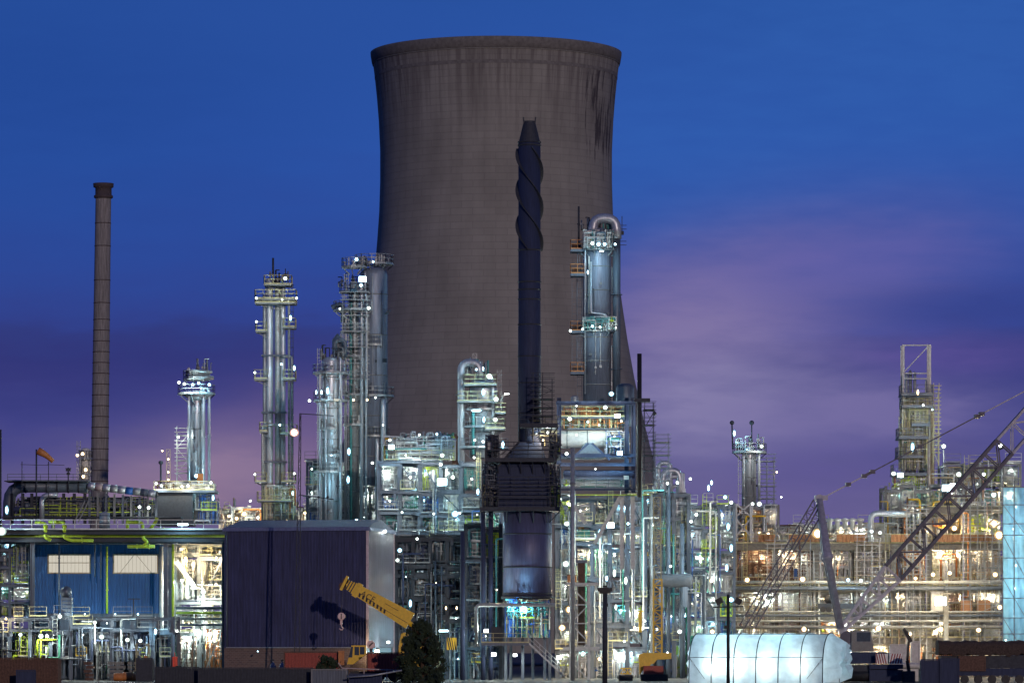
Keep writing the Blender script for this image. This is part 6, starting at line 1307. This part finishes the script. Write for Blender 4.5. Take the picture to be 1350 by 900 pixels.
# ------------------------------------------------------------------ lattice boom crane on the right
mat('crane_dark', (.06, .055, .09), .5); mat('crane_grey', (.36, .36, .42), .5, .1); mat('crane_pale', (.44, .43, .48), .5, .1)
def crawler():
    Y = 462; t = thing('crawler_crane', 'lattice boom crane with A-frame mast and slanting backstays', 'crane', (X(1118, Y), Y, 0)); w = S(27, Y)
    f = P(1106, 833, Y); s0 = P(1177, 755, Y); s1 = P(1324, 589, Y); s2 = P(1404, 499, Y); s3 = P(1500, 391, Y)
    MB().lattice(f, s0, S(5, Y), 1.7, 6, .28, .13, w2=w).build('foot_section', 'crane_pale', t)
    MB().lattice(s0, s1, w, 1.9, 9, .33, .15).build('dark_section', 'crane_dark', t)
    MB().lattice(s1, s2, w, 1.9, 4, .26, .12).build('pale_section', 'crane_grey', t)
    MB().lattice(s2, s3, w, 1.9, 6, .22, .1).build('dark_section', 'crane_dark', t)
    hd = P(1080, 657, Y)
    m = MB()
    for e in (-1.2, 1.2):
        m.sweep([hd+Vector((0, e*.5, 0)), P(1090, 735, Y)+Vector((0, e, 0)), P(1108, 828, Y)+Vector((0, e, 0))], .4, 4, bend=.4, rfun=lambda q: .40+.42*math.sin(math.pi*min(1, q*1.1)))
    for q in (.25, .55, .85): p = hd.lerp(P(1108, 828, Y), q); m.bar(p-Vector((0, 1.2, 0)), p+Vector((0, 1.2, 0)), .2)
    m.build('mast', 'crane_grey', t)
    MB().lathe((hd.x, hd.y-.7, hd.z), [(.45, 0), (.45, 1.4)], 16, 'y').build('mast_sheave', 'crane_grey', t); MB().bar(hd+Vector((-.5, 0, .1)), hd+Vector((.9, 0, .1)), .5, 1.2).build('mast_head', 'crane_grey', t)
    for a, b in (((1076, 660), (978, 826)), ((1082, 672), (992, 826))):
        MB().lattice(P(*a, Y), P(*b, Y), .62, .5, 20, .13, .055).build('backstay', 'crane_dark', t)
    e = P(1420, 485, Y)+Vector((0, 0, 0)); a = hd+Vector((.8, 0, .3))
    pt = lambda px: a+(P(1352, 515, Y)-a)*((X(px, Y)-a.x)/(X(1352, Y)-a.x))
    for i, (u, v, mm) in enumerate(((1091, 1140, 'crane_pale'), (1140, 1149, 'crane_dark'), (1149, 1212, 'crane_dark'), (1212, 1294, 'crane_dark'), (1294, 1440, 'crane_grey'))):
        m = MB(); 
        for dy in (-.6, .6): m.bar(pt(u)+Vector((0, dy, 0)), pt(v)+Vector((0, dy, 0)), .13 if i != 1 else .3, .1)
        m.build('pendant_bar', mm, t)
    for px in (1118, 1139, 1150, 1212, 1288, 1294): MB().cbox(pt(px), .55, 1.5, .4).build('pendant_link', 'crane_dark', t)
    MB().lathe((X(1115, Y), Y-1.2, Z(840, Y)), [(.7, 0), (.7, .3), (.3, .31), (.3, .5), (.7, .51), (.7, .8)], 22, 'y').build('winch_drum', 'crane_dark', t)
    MB().lathe((X(1120, Y), Y-1.0, Z(849, Y)), [(.5, 0), (.5, .9)], 20, 'y').build('winch_drum', 'crane_grey', t)
    cb = MB(); x0, x1 = X(1121, Y), X(1150, Y); y0, y1 = Y-1.5, Y+.4; zb, zt = Z(858, Y), Z(831, Y)
    cb.add([(x0, y0, zb), (x1, y0, zb), (x1, y0, zb+.9), (x1-.45, y0, zt), (x0, y0, zt), (x0, y1, zb), (x1, y1, zb), (x1, y1, zb+.9), (x1-.45, y1, zt), (x0, y1, zt)], [(0,1,2,3,4), (9,8,7,6,5), (0,5,6,1), (1,6,7,2), (2,7,8,3), (3,8,9,4), (4,9,5,0)])
    mat('cab_grey', (.17, .17, .16), .5); cab = cb.build('cab', 'cab_grey', t); MB().box(X(1128, Y), X(1146, Y), y0-.04, y0-.005, Z(845, Y), Z(833, Y)).build('window', 'glass', cab)
    MB().box(X(1128, Y)-.1, X(1146, Y)+.1, y0-.02, y0-.004, Z(846, Y), Z(832, Y)).build('window_frame', 'grey', cab)
    MB().box(X(1104, Y), X(1170, Y), Y-2, Y+2, Z(874, Y), Z(859, Y)).build('turntable_deck', 'navy', t); MB().box(X(1105, Y), X(1180, Y), Y-2.6, Y+2.6, .9, Z(876, Y)).build('crawler_frame', 'dark', t)
    for e in (-2.6, 1.8): MB().sweep([(X(1108, Y), Y+e+.4, .7), (X(1184, Y), Y+e+.4, .7)], .65, 12).build('track', 'black', t)
    MB().box(X(1143, Y), X(1187, Y), Y-3.2, Y-2.3, Z(897, Y), Z(882, Y)).build('counterweight', 'navy', t)
    MB().box(X(1143, Y), X(1187, Y), Y-3.3, Y-2.2, Z(881, Y), Z(875, Y)).build('counterweight', 'navy', t)
    for u, v, sg in ((1151, 1167, 1), (1169, 1186, -1)):
        b = MB().box(X(u, Y), X(v, Y), Y-3.4, Y-3.3, Z(874, Y), Z(861, Y)).build('striped_board', 'white', t); m = MB(); k = 5; W = X(v, Y)-X(u, Y); H = Z(861, Y)-Z(874, Y)
        for i in range(k):
            a0 = X(u, Y)+W*i/k; o = W/k*.5
            sh = sg*-W/k*.95; lo, hi = X(u, Y), X(v, Y); cl = lambda q: max(lo, min(hi, q))
            m.add([(cl(a0), Y-3.41, Z(874, Y)), (cl(a0+o), Y-3.41, Z(874, Y)), (cl(a0+o+sh), Y-3.41, Z(861, Y)), (cl(a0+sh), Y-3.41, Z(861, Y))], [(0,1,2,3)])
        mat('stripe_red', (.28, .03, .04), .5) if 'stripe_red' not in MATS else 0; m.build('stripes', 'stripe_red', b)
crawler()
t = thing('work_lamp_bracket', 'small bright lamp bracket on the lattice boom', 'bracket', P(1320, 590, 460)); MB().bar(P(1318, 592, 460.4), P(1324, 589, 460.4), .2).build('bracket', 'dark', t)

# yellow vertical lattice jib
t = thing('lattice_jib', 'upright lattice jib, yellow below and grey above, before the steelwork', 'crane jib', (X(867, 478), 478, Z(866, 478)))
MB().lattice(P(867, 862, 478), P(867, 763, 478), S(11, 478), .9, 12, .17, .09).build('yellow_section', 'crane_yellow', t)
MB().lattice(P(867, 763, 478), P(866, 655, 478), S(9, 478), .8, 14, .11, .05).build('grey_section', 'straw', t)
t = thing('crane_base', 'yellow toothed crane deck at the foot of the upright jib', 'crane', P(862, 890, 477))
m = MB(); x = [X(q, 477) for q in (842, 848, 885, 885, 866, 862, 858, 854, 850, 846, 843)]; z = [Z(q, 477) for q in (863, 860, 860, 868, 869, 874, 875, 879, 880, 885, 889)]
m.add([(a, 476.6, b) for a, b in zip(x, z)]+[(a, 478, b) for a, b in zip(x, z)], [tuple(range(11))[::-1], tuple(range(11, 22))]+[(i, (i+1) % 11, (i+1) % 11+11, i+11) for i in range(11)]); m.build('deck', 'crane_yellow', t)
MB().box(X(848, 477), X(874, 477), 475.4, 476.5, Z(888, 477), Z(877, 477)).build('red_body', 'red', t); MB().box(X(846, 477), X(878, 477), 475.2, 478.5, .4, Z(889, 477)).build('carrier', 'dark', t)
MB().box(X(844, 477), X(880, 477), 475.0, 475.19, 0, Z(888, 477)).build('side_skirt', 'black', t)
t = thing('stillage', 'small yellow braced frame left of the toothed crane deck', 'frame', P(824, 888, 480)); 
MB().lattice(P(818, 884, 480), P(832, 884, 480), S(7, 480), 1, 3, .14, .08).build('lattice', 'crane_yellow', t); MB().box(X(816, 480), X(834, 480), 479.4, 480.6, 0, Z(889, 480)).build('plinth', 'dark', t)
t = thing('yellow_riser', 'short bright yellow upright duct left of the lattice jib', 'duct', P(844, 833, 505)); MB().box(X(842, 505), X(846, 505), 504.6, 505.4, Z(833, 505), Z(804, 505)).lathe(P(844, 806, 505), [(.4, 0), (.4, .12)], 10).build('duct', 'crane_yellow', t)

# ------------------------------------------------------------------ foreground posts and dark shapes
Y = 400
t = thing('lamp_post', 'unlit dark lamp post with a boxy head before the warm pipework', 'lamp post', (X(797.5, Y), Y, 0)); MB().lathe((X(797.5, Y), Y, -.0), [(S(3.2, Y), 0), (S(2.9, Y), Z(780, Y))], 14).build('pole', 'dark', t)
m = MB(); m.box(X(788, Y), X(807, Y), Y-.35, Y+.35, Z(779, Y), Z(774, Y)); m.box(X(790, Y), X(805, Y), Y-.3, Y+.3, Z(782, Y), Z(779, Y)); m.cbox(P(797.5, 772.5, Y), .4, .4, .16); m.build('lamp_head', 'black', t); m = MB(); m.cbox(P(800, 797, Y), .25, .3, .3); m.build('junction_box', 'black', t)
t = thing('lamp_post', 'unlit black post with two angled floodlights before the tent', 'lamp post', (X(960, Y), Y, 0)); MB().lathe((X(960, Y), Y, 0), [(S(2.3, Y), 0), (S(2, Y), Z(783, Y))], 12).build('pole', 'black', t)
MB().bar(P(940, 800, Y), P(980, 799, Y), .12).build('crossbar', 'black', t)
for a, s in ((948, 1), (973, -1)): MB().bar(P(a-4, 792+2*s, Y), P(a+4, 792-2*s, Y), .55, .5).bar(P(a, 799, Y), P(a, 793, Y), .1).build('floodlight_head', 'black', t)
m = MB(); m.cbox(P(957, 826, Y), .3, .3, .3); m.build('junction_box', 'black', t)
for i, (a, b, pt) in enumerate(((1215, 1238, 870), (1239, 1264, 869))):
    box_thing('dark_silo', ('left', 'right')[i]+' block of the dark navy pair in the lower right foreground', 'container', a, b, pt, 902, 436, 2, 'navy', z0=0)
t = thing('covered_load', 'long brown tarpaulin-covered load on a dark trailer at lower right', 'trailer', (X(1295, 445), 445, 0)); mat('tarp', (.065, .045, .035), .9, 0, .5, 1.2, bump=.5)
m = MB(); N = 40; vs = []; xa, xb = X(1236, 445), X(1365, 445)
for i in range(N+1):
    x = xa+(xb-xa)*i/N; wob = .06*math.sin(i*1.7)+.05*math.sin(i*.6)
    for y, z in ((444, Z(863, 445)+wob*2), (443.9, Z(850, 445)), (444.3, Z(845, 445)+wob), (447, Z(844, 445)+wob), (447.4, Z(863, 445))): vs.append((x, y, z))
m.add(vs, [(i*5+j, i*5+5+j, i*5+6+j, i*5+1+j) for i in range(N) for j in range(4)], True); m.add(vs[:5], [(0,1,2,3,4)]); m.build('tarpaulin', 'tarp', t)
MB().box(xa+.3, xb, 444.2, 447, Z(880, 445), Z(863.5, 445)).build('load_body', 'dark', t); MB().box(X(1262, 445), X(1298, 445), 443.8, 444.1, Z(884, 445), Z(864, 445)).build('side_panel', 'rust', t)
MB().box(xa+.3, xb, 444, 447, Z(890, 445), Z(880.5, 445)).build('trailer_bed', 'navy', t)
for i in range(5): MB().lathe((X(1270+i*18, 445), 443.6, .45), [(.45, 0), (.45, .35)], 16, 'y').build('wheel', 'black', t)
box_thing('white_cabin', 'low pale cabin behind the crane counterweights', 'cabin', 1174, 1196, 850, 872, 475, 2, 'pale', z0=0)
box_thing('site_cabin', 'pale grey site cabin left of the thin dark loader arm', 'cabin', 1202, 1212, 846, 872, 476, 2, 'pale', z0=0)
t = thing('loader_arm', 'thin dark folded loader arm rising by the pale cabin', 'loader', P(1198, 890, 458)); m = MB(); m.bar(P(1191, 828, 458), P(1195, 834, 458), .3).bar(P(1194, 832, 458), P(1201, 846, 458), .4).bar(P(1198, 845, 458), P(1196, 870, 458), .25).bar(P(1196, 870, 458), P(1199, 888, 458), .35); m.build('arm', 'black', t); MB().box(X(1190, 458), X(1206, 458), 457.5, 459, 0, Z(884, 458)).build('base', 'dark', t)
t = thing('yard_pipe', 'pale pipe lying on blocks behind the dark containers', 'pipe', P(1200, 880, 466)); MB().tube(P(1172, 877, 466), P(1225, 877, 466), S(4, 466), 14).build('run', 'pale', t)
for px in (1180, 1215): MB().box(X(px, 466)-.3, X(px, 466)+.3, 465.5, 466.5, 0, Z(881, 466)).build('block', 'concrete', t)
t = thing('flatbed_truck', 'small dark truck parked on the rack road behind the boom foot', 'truck', P(1094, 806, 529)); 
MB().box(X(1078, 528), X(1140, 528), 527, 528.6, Z(802, 528), Z(795, 528)).build('bed', 'dark', t); MB().ball(P(1094, 789, 528), .7).build('tank', 'black', t)
for px in (1084, 1092, 1130): MB().lathe((X(px, 528), 526.8, Z(803, 528)), [(.35, 0), (.35, .25)], 14, 'y').build('wheel', 'black', t)
t = thing('white_cabinet', 'dazzling white lit cabinet on the rack deck right of the boom', 'cabinet', P(1240, 806, 530)); m = MB().box(X(1228, 530), X(1243, 530), 530, 531, Z(806, 530), Z(780, 530)); m.box(X(1227, 530), X(1244, 530), 529.9, 531.1, Z(780, 530), Z(779, 530)); m.build('casing', 'white', t)
t = thing('capped_post', 'grey concrete post with flat cap beside the white cabinet', 'post', P(1247, 850, 529)); MB().box(X(1244, 529), X(1250, 529), 528.5, 529.2, Z(850, 529), Z(783, 529)).build('shaft', 'concrete', t); MB().box(X(1239, 529), X(1254, 529), 528.4, 529.3, Z(783, 529), Z(781, 529)).build('cap', 'concrete', t)
t = thing('dark_pole', 'dark pole at the extreme left edge against the sky', 'pole', (X(0, 500), 500, 0)); MB().tube((X(.5, 500), 500, 0), (X(.5, 500), 500, Z(566, 500)), S(1.6, 500)).build('pole', 'dark', t)
label_lamps()
